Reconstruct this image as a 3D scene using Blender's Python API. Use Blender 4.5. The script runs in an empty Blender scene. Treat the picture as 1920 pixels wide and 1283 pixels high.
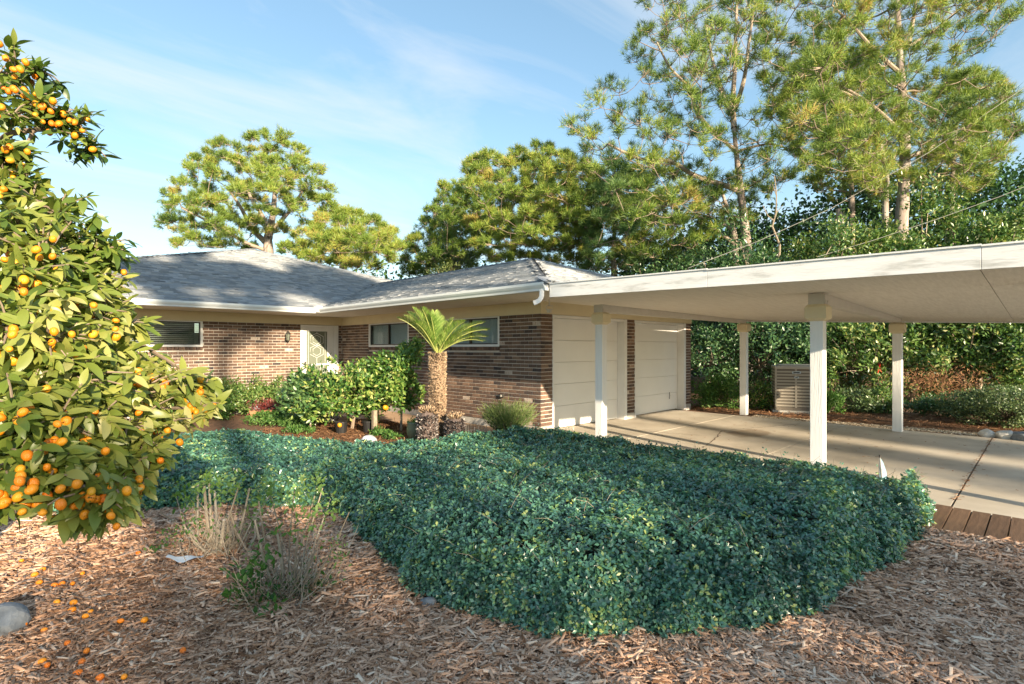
import bpy, math, random
import numpy as np
from math import radians, sin, cos, pi, atan2, sqrt
from mathutils import Vector, Matrix
C = bpy.context.scene.collection
SC = bpy.context.scene
rng = np.random.default_rng(7)
random.seed(7)

# ------------------------------------------------------------------ camera, world, sun, exposure
F, PHI, HY, CZ = 1003.2, 0.787, 653.0, 1.5
S_, C_ = sin(PHI), cos(PHI)
cam_d = bpy.data.cameras.new('camera'); cam = bpy.data.objects.new('camera', cam_d); C.objects.link(cam)
cam_d.sensor_width = 36; cam_d.lens = F/1920*36; cam_d.shift_y = (HY-641.5)/1920
cam_d.clip_start = 0.05; cam_d.clip_end = 2000
cam.location = (0, 0, CZ); cam.rotation_euler = (pi/2, 0, -PHI)
cam.rotation_euler[2] = atan2(-S_, C_)
SC.camera = cam

SUN_TRAVEL = Vector((1.0, 3.7, -1.08)).normalized()
w = bpy.data.worlds.new("World"); SC.world = w; w.use_nodes = True
nt = w.node_tree; nt.nodes.clear(); N = nt.nodes; L = nt.links
out = N.new('ShaderNodeOutputWorld'); bg = N.new('ShaderNodeBackground'); bg.inputs['Strength'].default_value = 0.15
sky = N.new('ShaderNodeTexSky'); sky.sky_type = 'NISHITA'; sky.sun_disc = False
sky.sun_elevation = math.asin(-SUN_TRAVEL.z); sky.sun_rotation = atan2(-SUN_TRAVEL.x, -SUN_TRAVEL.y)
sky.air_density = 1.0; sky.dust_density = 0.25; sky.ozone_density = 2.0
tc = N.new('ShaderNodeTexCoord')
# thin high cirrus: stretched noise on the sky direction projected to a cloud plane
sep = N.new('ShaderNodeSeparateXYZ'); L.new(tc.outputs['Generated'], sep.inputs[0])
mz = N.new('ShaderNodeMath'); mz.operation = 'MAXIMUM'; mz.inputs[1].default_value = 0.0; L.new(sep.outputs['Z'], mz.inputs[0])
za = N.new('ShaderNodeMath'); za.operation = 'ADD'; za.inputs[1].default_value = 0.12; L.new(mz.outputs[0], za.inputs[0])
dx = N.new('ShaderNodeMath'); dx.operation = 'DIVIDE'; L.new(sep.outputs['X'], dx.inputs[0]); L.new(za.outputs[0], dx.inputs[1])
dy = N.new('ShaderNodeMath'); dy.operation = 'DIVIDE'; L.new(sep.outputs['Y'], dy.inputs[0]); L.new(za.outputs[0], dy.inputs[1])
cmb = N.new('ShaderNodeCombineXYZ'); L.new(dx.outputs[0], cmb.inputs[0]); L.new(dy.outputs[0], cmb.inputs[1])
mp = N.new('ShaderNodeMapping'); mp.inputs['Rotation'].default_value = (0, 0, radians(-8)); mp.inputs['Scale'].default_value = (0.45, 1.3, 1)
mp.inputs['Location'].default_value = (1.75, 0.75, 0)
L.new(cmb.outputs[0], mp.inputs[0])
n1 = N.new('ShaderNodeTexNoise'); n1.inputs['Scale'].default_value = 1.5; n1.inputs['Detail'].default_value = 9; n1.inputs['Roughness'].default_value = 0.58; n1.inputs['Distortion'].default_value = 0.7
L.new(mp.outputs[0], n1.inputs['Vector'])
cr = N.new('ShaderNodeValToRGB'); cr.color_ramp.elements[0].position = 0.47; cr.color_ramp.elements[1].position = 0.72
cr.color_ramp.elements[0].color = (0, 0, 0, 1); cr.color_ramp.elements[1].color = (.60, .60, .60, 1)
L.new(n1.outputs['Fac'], cr.inputs[0])
tint = N.new('ShaderNodeMixRGB'); tint.blend_type = 'MULTIPLY'; tint.inputs[0].default_value = 1; tint.inputs[2].default_value = (0.74, 0.76, 0.71, 1)
gm = N.new('ShaderNodeGamma'); gm.inputs[1].default_value = .72; L.new(sky.outputs[0], gm.inputs[0])
hs = N.new('ShaderNodeHueSaturation'); hs.inputs['Saturation'].default_value = 1.15; L.new(gm.outputs[0], hs.inputs['Color']); L.new(hs.outputs[0], tint.inputs[1])
mix = N.new('ShaderNodeMixRGB'); L.new(cr.outputs[0], mix.inputs[0]); L.new(tint.outputs[0], mix.inputs[1]); mix.inputs[2].default_value = (1.75, 1.82, 1.88, 1)
L.new(mix.outputs[0], bg.inputs['Color']); L.new(bg.outputs[0], out.inputs['Surface'])

sd = bpy.data.lights.new('sun', 'SUN'); sd.energy = 3.5; sd.angle = radians(0.6); sd.color = (1.0, 0.82, 0.58)
so = bpy.data.objects.new('sun', sd); C.objects.link(so)
so.rotation_euler = SUN_TRAVEL.to_track_quat('-Z', 'Y').to_euler()
SC.view_settings.view_transform = 'Standard'; SC.view_settings.look = 'None'
SC.view_settings.exposure = 1.9; SC.view_settings.gamma = 1.0; SC.view_settings.use_curve_mapping = False
SC.cycles.max_bounces = 8; SC.cycles.transparent_max_bounces = 12
SC.cycles.diffuse_bounces = 4

# ------------------------------------------------------------------ helpers
def W(px, py, D):
    x = (px-960)/F*D
    return Vector((S_*D+C_*x, C_*D-S_*x, CZ+(HY-py)/F*D))
def G(px, py, z=0.0):
    return W(px, py, (CZ-z)*F/(py-HY))
def onX(px, X):
    k = (px-960)/F; D = X/(S_+C_*k); return D*(C_-S_*k), D       # -> Y, D
def onY(px, Y):
    k = (px-960)/F; D = Y/(C_-S_*k); return D*(S_+C_*k), D       # -> X, D

def tag(o, label=None, cat=None, group=None, kind=None):
    if label: o['label'] = label
    if cat: o['category'] = cat
    if group: o['group'] = group
    if kind: o['kind'] = kind
    return o
def empty(name, loc, label, cat, group=None):
    o = bpy.data.objects.new(name, None); C.objects.link(o); o.location = loc; o.empty_display_size = .1
    return tag(o, label, cat, group)
def inst(name, me, parent=None, M=None):
    o = bpy.data.objects.new(name, me); C.objects.link(o)
    if M is not None: o.matrix_world = M
    if parent is not None:
        o.parent = parent
        o.matrix_parent_inverse = wm(parent).inverted()
    return o
def wm(o):
    if o is None: return Matrix()
    m = Matrix.LocRotScale(o.location, o.rotation_euler, o.scale)
    if o.parent: m = wm(o.parent) @ o.matrix_parent_inverse @ m
    return m
class MB:
    def __init__(s): s.V = []; s.F = []; s.T = []; s.n = 0
    def add(s, V, Fc, t=0.5):
        V = np.asarray(V, float); s.V.append(V)
        s.F.extend([tuple(int(i)+s.n for i in f) for f in Fc]); s.n += len(V)
        s.T.append(np.full(len(V), t) if np.isscalar(t) else t); return s
    def box(s, a, b, t=0.5):
        (x0, y0, z0), (x1, y1, z1) = a, b
        V = [(x0,y0,z0),(x1,y0,z0),(x1,y1,z0),(x0,y1,z0),(x0,y0,z1),(x1,y0,z1),(x1,y1,z1),(x0,y1,z1)]
        return s.add(V, BOXF, t)
    def hexa(s, bot, top, t=0.5):
        return s.add(list(bot)+list(top), BOXF, t)
    def tube(s, pts, rad, sides=6, t=0.5, caps=True):
        P = np.asarray([tuple(p) for p in pts], float); n = len(P)
        R = np.full(n, rad) if np.isscalar(rad) else np.asarray(rad, float)
        d = np.gradient(P, axis=0); d /= np.linalg.norm(d, axis=1)[:, None]+1e-9
        ref = np.array([0, 0, 1.]) if abs(d[0][2]) < .9 else np.array([1., 0, 0])
        V = []
        for i in range(n):
            u = np.cross(d[i], ref); u /= np.linalg.norm(u)+1e-9; v = np.cross(d[i], u)
            a = np.arange(sides)*2*pi/sides
            V.append(P[i]+R[i]*(np.cos(a)[:, None]*u+np.sin(a)[:, None]*v))
        V = np.concatenate(V); Fc = []
        for i in range(n-1):
            for j in range(sides):
                k = (j+1) % sides
                Fc.append((i*sides+j, i*sides+k, (i+1)*sides+k, (i+1)*sides+j))
        if caps: Fc += [tuple(range(sides))[::-1], tuple((n-1)*sides+j for j in range(sides))]
        return s.add(V, Fc, t)
    def mesh(s, name, mat, smooth=False, wander=False):
        me = bpy.data.meshes.new(name)
        V = np.concatenate(s.V)
        me.from_pydata([tuple(v) for v in V], [], s.F)
        at = me.attributes.new('tint', 'FLOAT', 'POINT'); at.data.foreach_set('value', np.concatenate(s.T).astype(np.float32))
        me.materials.append(mat)
        if smooth: me.shade_smooth()
        return me
    def obj(s, name, mat, parent=None, smooth=False, kind=None, bevel=0):
        o = inst(name, s.mesh(name, mat, smooth), parent)
        if kind: o['kind'] = kind
        if bevel:
            b = o.modifiers.new('bevel', 'BEVEL'); b.width = bevel; b.segments = 2; b.limit_method = 'ANGLE'
        return o
BOXF = [(0,3,2,1),(4,5,6,7),(0,1,5,4),(1,2,6,5),(2,3,7,6),(3,0,4,7)]

def fast_mesh(name, V, Fc, mat, tint=None, smooth=False):
    """V (n,3), Fc (m,k) uniform"""
    me = bpy.data.meshes.new(name); V = np.ascontiguousarray(V, np.float32); Fc = np.ascontiguousarray(Fc, np.int32)
    m, k = Fc.shape
    me.vertices.add(len(V)); me.vertices.foreach_set('co', V.ravel())
    me.loops.add(m*k); me.loops.foreach_set('vertex_index', Fc.ravel())
    me.polygons.add(m); me.polygons.foreach_set('loop_start', np.arange(0, m*k, k, dtype=np.int32))
    me.polygons.foreach_set('loop_total', np.full(m, k, np.int32))
    me.update(calc_edges=True)
    if tint is not None:
        at = me.attributes.new('tint', 'FLOAT', 'POINT'); at.data.foreach_set('value', np.ascontiguousarray(tint, np.float32))
    me.materials.append(mat)
    if smooth: me.shade_smooth()
    return me
def norm(a): return a/(np.linalg.norm(a, axis=-1, keepdims=True)+1e-9)
def basis(d, n):
    """columns x,y,z: y along d, z near n"""
    y = norm(d); x = norm(np.cross(y, n)); z = np.cross(x, y)
    return np.stack([x, y, z], axis=-1)
def scatter(TV, TF, P, R, S, tint):
    """TV (v,3) TF (f,k); P (n,3) R (n,3,3) S (n,) or (n,3) ; returns V,F,tint"""
    n = len(P); v = len(TV)
    S = S[:, None] if S.ndim == 1 else S
    L_ = TV[None]*S[:, None, :] if S.shape[1] == 3 else TV[None]*S[:, :, None]
    V = np.einsum('nij,nvj->nvi', R, L_)+P[:, None]
    Fc = TF[None]+(np.arange(n)*v)[:, None, None]
    return V.reshape(-1, 3), Fc.reshape(-1, TF.shape[1]), np.repeat(tint, v)
def rdir(n):
    return norm(rng.normal(size=(n, 3)))
def join(parts):
    V = []; Fc = []; T = []; o = 0
    for a, b, t in parts:
        V.append(a); Fc.append(b+o); T.append(t); o += len(a)
    return np.concatenate(V), np.concatenate(Fc), np.concatenate(T)
# templates
LEAF2 = (np.array([[0,0,0],[.5,.5,.12],[0,1,0],[-.5,.5,.12]]), np.array([[0,1,2],[0,2,3]]))          # folded diamond
LEAF4 = (np.array([[0,0,0],[.42,.33,.10],[.36,.7,.06],[0,1,-.10],[-.36,.7,.06],[-.42,.33,.10],[0,.5,-.02]]),
         np.array([[0,1,6],[1,2,6],[2,3,6],[3,4,6],[4,5,6],[5,0,6]]))
NEED = (np.array([[-.5,0,0],[.5,0,0],[0,1,0]]), np.array([[0,1,2]]))
CHIP = (np.array([[-.5,-.5,0],[.5,-.42,0],[.42,.5,0],[-.36,.46,0],[-.3,-.46,1],[.36,.4,.8]]),
        np.array([[0,1,4],[1,2,5],[1,5,4],[2,3,5],[3,0,4],[3,4,5]]))

# ------------------------------------------------------------------ materials
def new_mat(name):
    m = bpy.data.materials.new(name); m.use_nodes = True; nt = m.node_tree; nt.nodes.clear()
    o = nt.nodes.new('ShaderNodeOutputMaterial'); return m, nt.nodes, nt.links, o
def ramp(N, cols):
    r = N.new('ShaderNodeValToRGB'); e = r.color_ramp.elements
    while len(e) < len(cols): e.new(0.5)
    for i, c in enumerate(cols):
        if len(c) == 2: p, c = c
        else: p = i/max(1, len(cols)-1)
        e[i].position = p; e[i].color = (*c, 1)
    return r
def plain(name, cols, rough=.6, noise=0, nscale=8, bump=0, bscale=60, attr=True, spec=.5, nstretch=(1,1,1), metal=0, detail=6, mottle=0):
    """attribute 'tint' (plus noise) picks the colour along a ramp; fine bump"""
    m, N, L, o = new_mat(name)
    b = N.new('ShaderNodeBsdfPrincipled'); L.new(b.outputs[0], o.inputs[0])
    b.inputs['Roughness'].default_value = rough; b.inputs['Specular IOR Level'].default_value = spec; b.inputs['Metallic'].default_value = metal
    tc = N.new('ShaderNodeTexCoord'); mp = N.new('ShaderNodeMapping'); mp.inputs['Scale'].default_value = nstretch
    L.new(tc.outputs['Object'], mp.inputs[0])
    nz = N.new('ShaderNodeTexNoise'); nz.inputs['Scale'].default_value = nscale; nz.inputs['Detail'].default_value = detail; nz.inputs['Roughness'].default_value = .6
    L.new(mp.outputs[0], nz.inputs['Vector'])
    sub = N.new('ShaderNodeMath'); sub.operation = 'SUBTRACT'; sub.inputs[1].default_value = .5; L.new(nz.outputs['Fac'], sub.inputs[0])
    mul = N.new('ShaderNodeMath'); mul.operation = 'MULTIPLY'; mul.inputs[1].default_value = noise; L.new(sub.outputs[0], mul.inputs[0])
    add = N.new('ShaderNodeMath'); add.operation = 'ADD'; L.new(mul.outputs[0], add.inputs[0])
    if attr:
        a = N.new('ShaderNodeAttribute'); a.attribute_name = 'tint'; L.new(a.outputs['Fac'], add.inputs[1])
    else: add.inputs[1].default_value = .5
    r = ramp(N, cols); L.new(add.outputs[0], r.inputs[0])
    col = r.outputs[0]
    L.new(col, b.inputs['Base Color'])
    if bump:
        n2 = N.new('ShaderNodeTexNoise'); n2.inputs['Scale'].default_value = bscale; n2.inputs['Detail'].default_value = 5; L.new(mp.outputs[0], n2.inputs['Vector'])
        bp = N.new('ShaderNodeBump'); bp.inputs['Strength'].default_value = bump; bp.inputs['Distance'].default_value = .01
        L.new(n2.outputs['Fac'], bp.inputs['Height']); L.new(bp.outputs[0], b.inputs['Normal'])
    m['b'] = 0
    return m
def leafmat(name, cols, rough=.5, trans=.35, spec=.4, tgain=1.5):
    m, N, L, o = new_mat(name)
    b = N.new('ShaderNodeBsdfPrincipled'); b.inputs['Roughness'].default_value = rough; b.inputs['Specular IOR Level'].default_value = spec
    a = N.new('ShaderNodeAttribute'); a.attribute_name = 'tint'
    r = ramp(N, cols); L.new(a.outputs['Fac'], r.inputs[0]); L.new(r.outputs[0], b.inputs['Base Color'])
    t = N.new('ShaderNodeBsdfTranslucent')
    g = N.new('ShaderNodeMixRGB'); g.blend_type = 'MULTIPLY'; g.inputs[0].default_value = 1; g.inputs[2].default_value = (tgain, tgain*1.05, tgain*.5, 1)
    L.new(r.outputs[0], g.inputs[1]); L.new(g.outputs[0], t.inputs[0])
    mx = N.new('ShaderNodeMixShader'); mx.inputs[0].default_value = trans
    L.new(b.outputs[0], mx.inputs[1]); L.new(t.outputs[0], mx.inputs[2]); L.new(mx.outputs[0], o.inputs[0])
    return m
def glassmat(name, base=(.02,.03,.035), see=.9, rough=.02):
    m, N, L, o = new_mat(name)
    t = N.new('ShaderNodeBsdfTransparent'); t.inputs[0].default_value = (.8, .85, .85, 1)
    g = N.new('ShaderNodeBsdfPrincipled'); g.inputs['Base Color'].default_value = (*base, 1); g.inputs['Roughness'].default_value = rough
    g.inputs['Specular IOR Level'].default_value = 1.0; g.inputs['IOR'].default_value = 1.6
    mx = N.new('ShaderNodeMixShader'); mx.inputs[0].default_value = see
    L.new(g.outputs[0], mx.inputs[1]); L.new(t.outputs[0], mx.inputs[2]); L.new(mx.outputs[0], o.inputs[0])
    return m

M = {}
M['brick'] = plain('brick', [(0,(.05,.045,.05)),(.2,(.10,.07,.06)),(.45,(.18,.115,.085)),(.7,(.27,.175,.125)),(.9,(.38,.28,.21)),(1,(.56,.48,.42))], rough=.85, noise=.8, nscale=34, bump=1.0, bscale=90, spec=.25, nstretch=(1.6,1.6,.3))
M['mortar'] = plain('mortar', [(.50,.45,.39),(.68,.62,.55)], rough=.9, noise=1.2, nscale=20, bump=.5, attr=False)
M['foundation'] = plain('foundation', [(.33,.31,.28),(.6,.58,.54)], rough=.85, noise=1.5, nscale=6, bump=.5, attr=False)
M['white'] = plain('white_paint', [(.66,.66,.65),(.84,.84,.83)], rough=.45, noise=1.2, nscale=3, bump=.15, bscale=30, attr=False)
M['fascia'] = plain('weathered_white_paint', [(0,(.25,.25,.23)),(.3,(.55,.55,.53)),(.45,(.74,.74,.73)),(1,(.86,.86,.86))], rough=.5, noise=1.5, nscale=5, bump=.3, bscale=25, attr=False, nstretch=(1,.35,2.5))
M['post'] = plain('post_paint', [(0,(.45,.46,.46)),(.3,(.72,.73,.73)),(1,(.84,.84,.84))], rough=.5, noise=1.5, nscale=9, bump=.35, bscale=50, attr=False, nstretch=(1.5,1.5,.15))
M['cream'] = plain('cream_paint', [(.60,.51,.33),(.72,.64,.44)], rough=.55, noise=1.0, nscale=4, bump=.15, attr=False)
M['greybeam'] = plain('grey_beam_paint', [(.5,.47,.42),(.66,.63,.58)], rough=.5, noise=1, nscale=6, attr=False)
M['soffit'] = plain('soffit_board', [(.60,.56,.49),(.86,.82,.75)], rough=.6, noise=1.4, nscale=14, bump=.6, bscale=40, attr=False, nstretch=(.25,2.2,1))
M['gutter'] = plain('gutter_metal', [(.68,.72,.73),(.83,.86,.86)], rough=.3, noise=1, nscale=4, attr=False)
M['shingle'] = plain('asphalt_shingle', [(0,(.14,.155,.17)),(.5,(.31,.33,.35)),(1,(.52,.52,.52))], rough=.92, noise=.5, nscale=90, bump=.8, bscale=160, spec=.2)
M['roofbase'] = plain('roof_felt', [(.05,.055,.06),(.08,.085,.09)], rough=.95, attr=False)
M['garage'] = plain('garage_door_paint', [(.72,.72,.70),(.82,.82,.80)], rough=.45, noise=1, nscale=2, bump=.12, bscale=60, attr=False)
M['dark'] = plain('dark_metal', [(.03,.03,.03),(.07,.065,.06)], rough=.45, noise=1, attr=False, metal=.3)
M['interior'] = plain('interior_dark', [(.03,.03,.03),(.05,.05,.05)], rough=.9, attr=False)
M['blind'] = plain('blind_slat', [(.42,.39,.33),(.55,.52,.46)], rough=.5, attr=False, noise=1)
M['curtain'] = plain('curtain_cloth', [(.7,.73,.75),(.84,.86,.88)], rough=.9, attr=False, noise=1, nscale=5, nstretch=(4,4,.2))
M['glass'] = glassmat('window_glass')
M['doorglass'] = glassmat('door_glass', (.25,.28,.22), .35, .15)
M['concrete'] = plain('concrete', [(0,(.28,.24,.185)),(.35,(.46,.405,.325)),(.65,(.57,.51,.42)),(1,(.67,.61,.52))], rough=.85, noise=1.3, nscale=1.3, bump=.5, bscale=120, attr=False, detail=10)
M['soil'] = plain('soil', [(.05,.03,.02),(.12,.075,.045)], rough=.95, noise=1.5, nscale=12, bump=1, attr=False)
M['mulchbase'] = plain('mulch_bed', [(0,(.09,.05,.03)),(.5,(.30,.18,.11)),(1,(.55,.37,.25))], rough=.95, noise=2.4, nscale=38, bump=1, bscale=60, attr=False, nstretch=(1,2.2,1))
M['chip'] = plain('wood_chip', [(0,(.17,.085,.045)),(.25,(.40,.215,.12)),(.5,(.62,.37,.235)),(.8,(.78,.52,.36)),(1,(.88,.68,.51))], rough=.85, noise=.35, nscale=60, bump=.3, bscale=200, spec=.2)
M['straw'] = plain('pine_straw', [(0,(.09,.04,.018)),(.5,(.24,.11,.05)),(1,(.42,.24,.12))], rough=.9, noise=.3, nscale=40)
M['strawbase'] = plain('pine_straw_bed', [(.06,.03,.015),(.26,.13,.065)], rough=.95, noise=2.5, nscale=14, bump=1, attr=False)
M['path'] = plain('sandy_walk', [(.42,.27,.16),(.60,.42,.28)], rough=.9, noise=1.6, nscale=5, bump=.4, attr=False)
M['gravel'] = plain('gravel', [(0,(.22,.16,.1)),(.5,(.48,.38,.26)),(1,(.72,.64,.5))], rough=.85, noise=.2)
M['wood'] = plain('deck_wood', [(0,(.06,.034,.02)),(.4,(.13,.075,.045)),(1,(.23,.14,.085))], rough=.6, noise=1.6, nscale=7, bump=.5, bscale=40, attr=True, nstretch=(.5,6,6))
M['bark'] = plain('pine_bark', [(0,(.09,.065,.055)),(.4,(.25,.20,.17)),(.7,(.42,.36,.32)),(1,(.58,.53,.48))], rough=.9, noise=1.6, nscale=6, bump=1, bscale=14, attr=False, nstretch=(1,1,.3))
M['twig'] = plain('twig', [(0,(.10,.07,.05)),(.5,(.26,.20,.15)),(1,(.44,.37,.3))], rough=.85, noise=.8, nscale=20)
M['stem'] = plain('pruned_stem', [(0,(.13,.095,.065)),(.5,(.28,.225,.165)),(1,(.46,.40,.32))], rough=.8, noise=.8, nscale=25, bump=.4)
M['needle'] = leafmat('pine_needle', [(0,(.04,.09,.02)),(.45,(.15,.235,.035)),(.8,(.32,.40,.07)),(1,(.45,.3,.10))], rough=.5, trans=.13)
M['needledark'] = leafmat('pine_needle_bluish', [(0,(.04,.10,.04)),(.5,(.10,.19,.06)),(1,(.2,.27,.08))], rough=.5, trans=.3)
M['oakleaf'] = leafmat('evergreen_leaf', [(0,(.03,.08,.02)),(.5,(.10,.19,.045)),(.85,(.2,.29,.08)),(1,(.36,.36,.14))], rough=.32, trans=.25, spec=.6)
M['darkleaf'] = leafmat('dark_evergreen_leaf', [(0,(.02,.06,.03)),(.5,(.06,.14,.05)),(1,(.14,.24,.09))], rough=.35, trans=.2, spec=.6)
M['hedge'] = leafmat('jasmine_leaf', [(0,(.035,.09,.07)),(.35,(.08,.21,.16)),(.65,(.14,.33,.20)),(.85,(.26,.42,.14)),(1,(.52,.58,.2))], rough=.3, trans=.18, spec=1.0)
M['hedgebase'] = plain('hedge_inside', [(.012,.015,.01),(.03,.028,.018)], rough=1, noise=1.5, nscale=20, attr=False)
M['box'] = leafmat('boxwood_leaf', [(0,(.03,.065,.025)),(.5,(.10,.16,.06)),(1,(.24,.3,.14))], rough=.35, trans=.2, spec=.6)
M['citrus'] = leafmat('citrus_leaf', [(0,(.03,.10,.025)),(.5,(.11,.22,.045)),(.85,(.30,.38,.09)),(1,(.48,.48,.17))], rough=.35, trans=.3, spec=.5)
M['kleaf'] = leafmat('kumquat_leaf', [(0,(.04,.09,.016)),(.4,(.14,.20,.035)),(.75,(.30,.32,.075)),(1,(.48,.46,.2))], rough=.38, trans=.28, spec=.5)
M['weed'] = leafmat('weed_leaf', [(0,(.03,.10,.02)),(.5,(.09,.2,.04)),(1,(.22,.34,.10))], rough=.5, trans=.35)
M['rosemary'] = leafmat('rosemary_leaf', [(0,(.05,.09,.04)),(.5,(.12,.19,.07)),(1,(.25,.3,.1))], rough=.6, trans=.25)
M['frond'] = leafmat('sago_leaf', [(0,(.05,.12,.02)),(.5,(.17,.27,.05)),(1,(.48,.5,.17))], rough=.4, trans=.3)
M['fan'] = leafmat('fan_palm_leaf', [(0,(.03,.05,.015)),(1,(.12,.15,.05))], rough=.5, trans=.2)
M['sagotrunk'] = plain('sago_trunk', [(0,(.05,.035,.025)),(.4,(.22,.15,.10)),(.75,(.42,.30,.19)),(1,(.60,.47,.32))], rough=.9, noise=.3, nscale=30)
M['stubble'] = plain('sago_stub', [(0,(.03,.025,.025)),(.5,(.11,.08,.07)),(1,(.6,.56,.52))], rough=.9, noise=.3, nscale=30)
M['orange'] = plain('kumquat_skin', [(0,(.42,.40,.03)),(.25,(.72,.36,.02)),(.6,(.80,.26,.010)),(1,(.74,.13,.008))], rough=.32, noise=.12, nscale=25, bump=.25, bscale=400)
M['red'] = plain('red_leaf', [(.25,.02,.02),(.6,.02,.02)], rough=.4, noise=1, attr=True)
M['bronze'] = plain('bronze_leaf', [(.06,.015,.02),(.22,.05,.04)], rough=.4, noise=1, attr=True)
M['terra'] = plain('terracotta', [(.35,.15,.07),(.5,.25,.13)], rough=.8, noise=1, nscale=8, attr=False)
M['pot'] = plain('mossy_glazed_pot', [(.08,.09,.05),(.22,.23,.13)], rough=.45, noise=1.5, nscale=9, attr=False)
M['blackpot'] = plain('black_plastic_pot', [(.012,.012,.013),(.03,.03,.03)], rough=.4, attr=False)
M['rock'] = plain('grey_rock', [(0,(.08,.09,.10)),(.5,(.2,.22,.245)),(1,(.34,.36,.385))], rough=.85, noise=1.6, nscale=9, bump=1, bscale=18, attr=False)
M['whiterock'] = plain('white_rock', [(.5,.48,.44),(.78,.76,.72)], rough=.8, noise=1.5, nscale=10, bump=1, bscale=20, attr=False)
M['slate'] = plain('pale_stone', [(0,(.28,.29,.32)),(1,(.60,.60,.64))], rough=.8, noise=1.8, nscale=6, bump=1, bscale=14, attr=False, nstretch=(1,3,1))
M['paper'] = plain('white_paper', [(.7,.74,.78),(.82,.85,.88)], rough=.7, attr=False)
M['ac'] = plain('ac_cabinet', [(.34,.30,.25),(.44,.40,.33)], rough=.5, noise=1, nscale=5, attr=False)
M['acdark'] = plain('ac_coil', [(.14,.12,.095),(.2,.17,.14)], rough=.7, noise=1, nscale=60, attr=False)
M['badge'] = plain('ac_badge', [(.35,.42,.48),(.5,.57,.62)], rough=.3, attr=False)
M['wire'] = plain('wire', [(.18,.18,.17),(.3,.3,.28)], rough=.6, attr=False)
M['marker'] = plain('marker_blade', [(.16,.30,.40),(.30,.45,.54)], rough=.3, noise=1, nscale=20, attr=False)
M['ground'] = plain('ground', [(0,(.05,.05,.025)),(.5,(.12,.10,.055)),(1,(.2,.17,.1))], rough=.95, noise=2, nscale=3, bump=1, attr=False)
M['crack'] = plain('joint_filler', [(.07,.045,.03),(.15,.1,.07)], rough=.95, noise=1.5, nscale=30, attr=False)

# oil stain on the concrete (its own ragged shape)
def add_stain(m, cx, cy, rx, ry, col):
    N = m.node_tree.nodes; L = m.node_tree.links
    b = [n for n in N if n.type == 'BSDF_PRINCIPLED'][0]; src = b.inputs['Base Color'].links[0].from_socket
    tc = N.new('ShaderNodeTexCoord'); mp = N.new('ShaderNodeMapping'); mp.vector_type = 'POINT'
    mp.inputs['Location'].default_value = (-cx/rx, -cy/ry, 0); mp.inputs['Scale'].default_value = (1/rx, 1/ry, 0)
    L.new(tc.outputs['Object'], mp.inputs[0])
    nz = N.new('ShaderNodeTexNoise'); nz.inputs['Scale'].default_value = 3; L.new(tc.outputs['Object'], nz.inputs['Vector'])
    ln = N.new('ShaderNodeVectorMath'); ln.operation = 'LENGTH'; L.new(mp.outputs[0], ln.inputs[0])
    ad = N.new('ShaderNodeMath'); ad.operation = 'ADD'; L.new(ln.outputs['Value'], ad.inputs[0]); L.new(nz.outputs['Fac'], ad.inputs[1])
    r = ramp(N, [(0,(.6,.6,.6)),(.001,(.6,.6,.6))]); r.color_ramp.elements[1].color = (0,0,0,1)
    r.color_ramp.elements[0].position = .68; r.color_ramp.elements[1].position = .8
    mm = N.new('ShaderNodeMath'); mm.operation = 'MULTIPLY'; mm.inputs[1].default_value = .5; L.new(ad.outputs[0], mm.inputs[0])
    L.new(mm.outputs[0], r.inputs[0])
    mx = N.new('ShaderNodeMixRGB'); L.new(r.outputs[0], mx.inputs[0]); L.new(src, mx.inputs[1]); mx.inputs[2].default_value = (*col, 1)
    L.new(mx.outputs[0], b.inputs['Base Color'])

# ------------------------------------------------------------------ geometry utilities
def inpoly(P, poly):
    x, y = P[:, 0], P[:, 1]; ins = np.zeros(len(P), bool); n = len(poly)
    for i in range(n):
        x0, y0 = poly[i]; x1, y1 = poly[(i+1) % n]
        c = ((y0 > y) != (y1 > y)) & (x < (x1-x0)*(y-y0)/(y1-y0+1e-12)+x0); ins ^= c
    return ins
def polydist(P, poly):
    d = np.full(len(P), 1e9); n = len(poly)
    for i in range(n):
        a = np.array(poly[i]); b = np.array(poly[(i+1) % n]); ab = b-a
        t = np.clip(((P-a)@ab)/(ab@ab+1e-9), 0, 1); q = a+t[:, None]*ab
        d = np.minimum(d, np.hypot(*(P-q).T))
    return d
_ph = rng.uniform(0, 6.28, (40, 2)); _k = rng.normal(size=(40, 2))
def wob(x, y, sc=1.0, lo=0, hi=12):
    s = 0
    for i in range(lo, hi): s = s+np.sin((x*_k[i, 0]+y*_k[i, 1])*sc*(1+.35*(i-lo))+_ph[i, 0])
    return s/sqrt((hi-lo)*.5)/1.5
def sheet(name, poly, z, mat, kind='structure', thick=0.0, parent=None):
    m = MB(); n = len(poly)
    V = [(x, y, z) for x, y in poly]+[(x, y, z-thick) for x, y in poly] if thick else [(x, y, z) for x, y in poly]
    Fc = [tuple(range(n))]
    if thick: Fc += [tuple(range(n, 2*n))[::-1]]+[(i, n+i, n+(i+1) % n, (i+1) % n) for i in range(n)]
    m.add(V, Fc); o = m.obj(name, mat, parent)
    if kind: o['kind'] = kind
    return o

# ------------------------------------------------------------------ ground
sheet('ground', [(-400,-400),(400,-400),(400,400),(-400,400)], -.045, M['ground'])
XF = 6.44            # near edge of the driveway
YG, XW, YM, XE, OV = 6.271, 7.01, 13.456, 12.6, 1.216
ZB, ZG, ZE, ZP, PIT = 2.109, 2.324, 2.448, .118, .317
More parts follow.
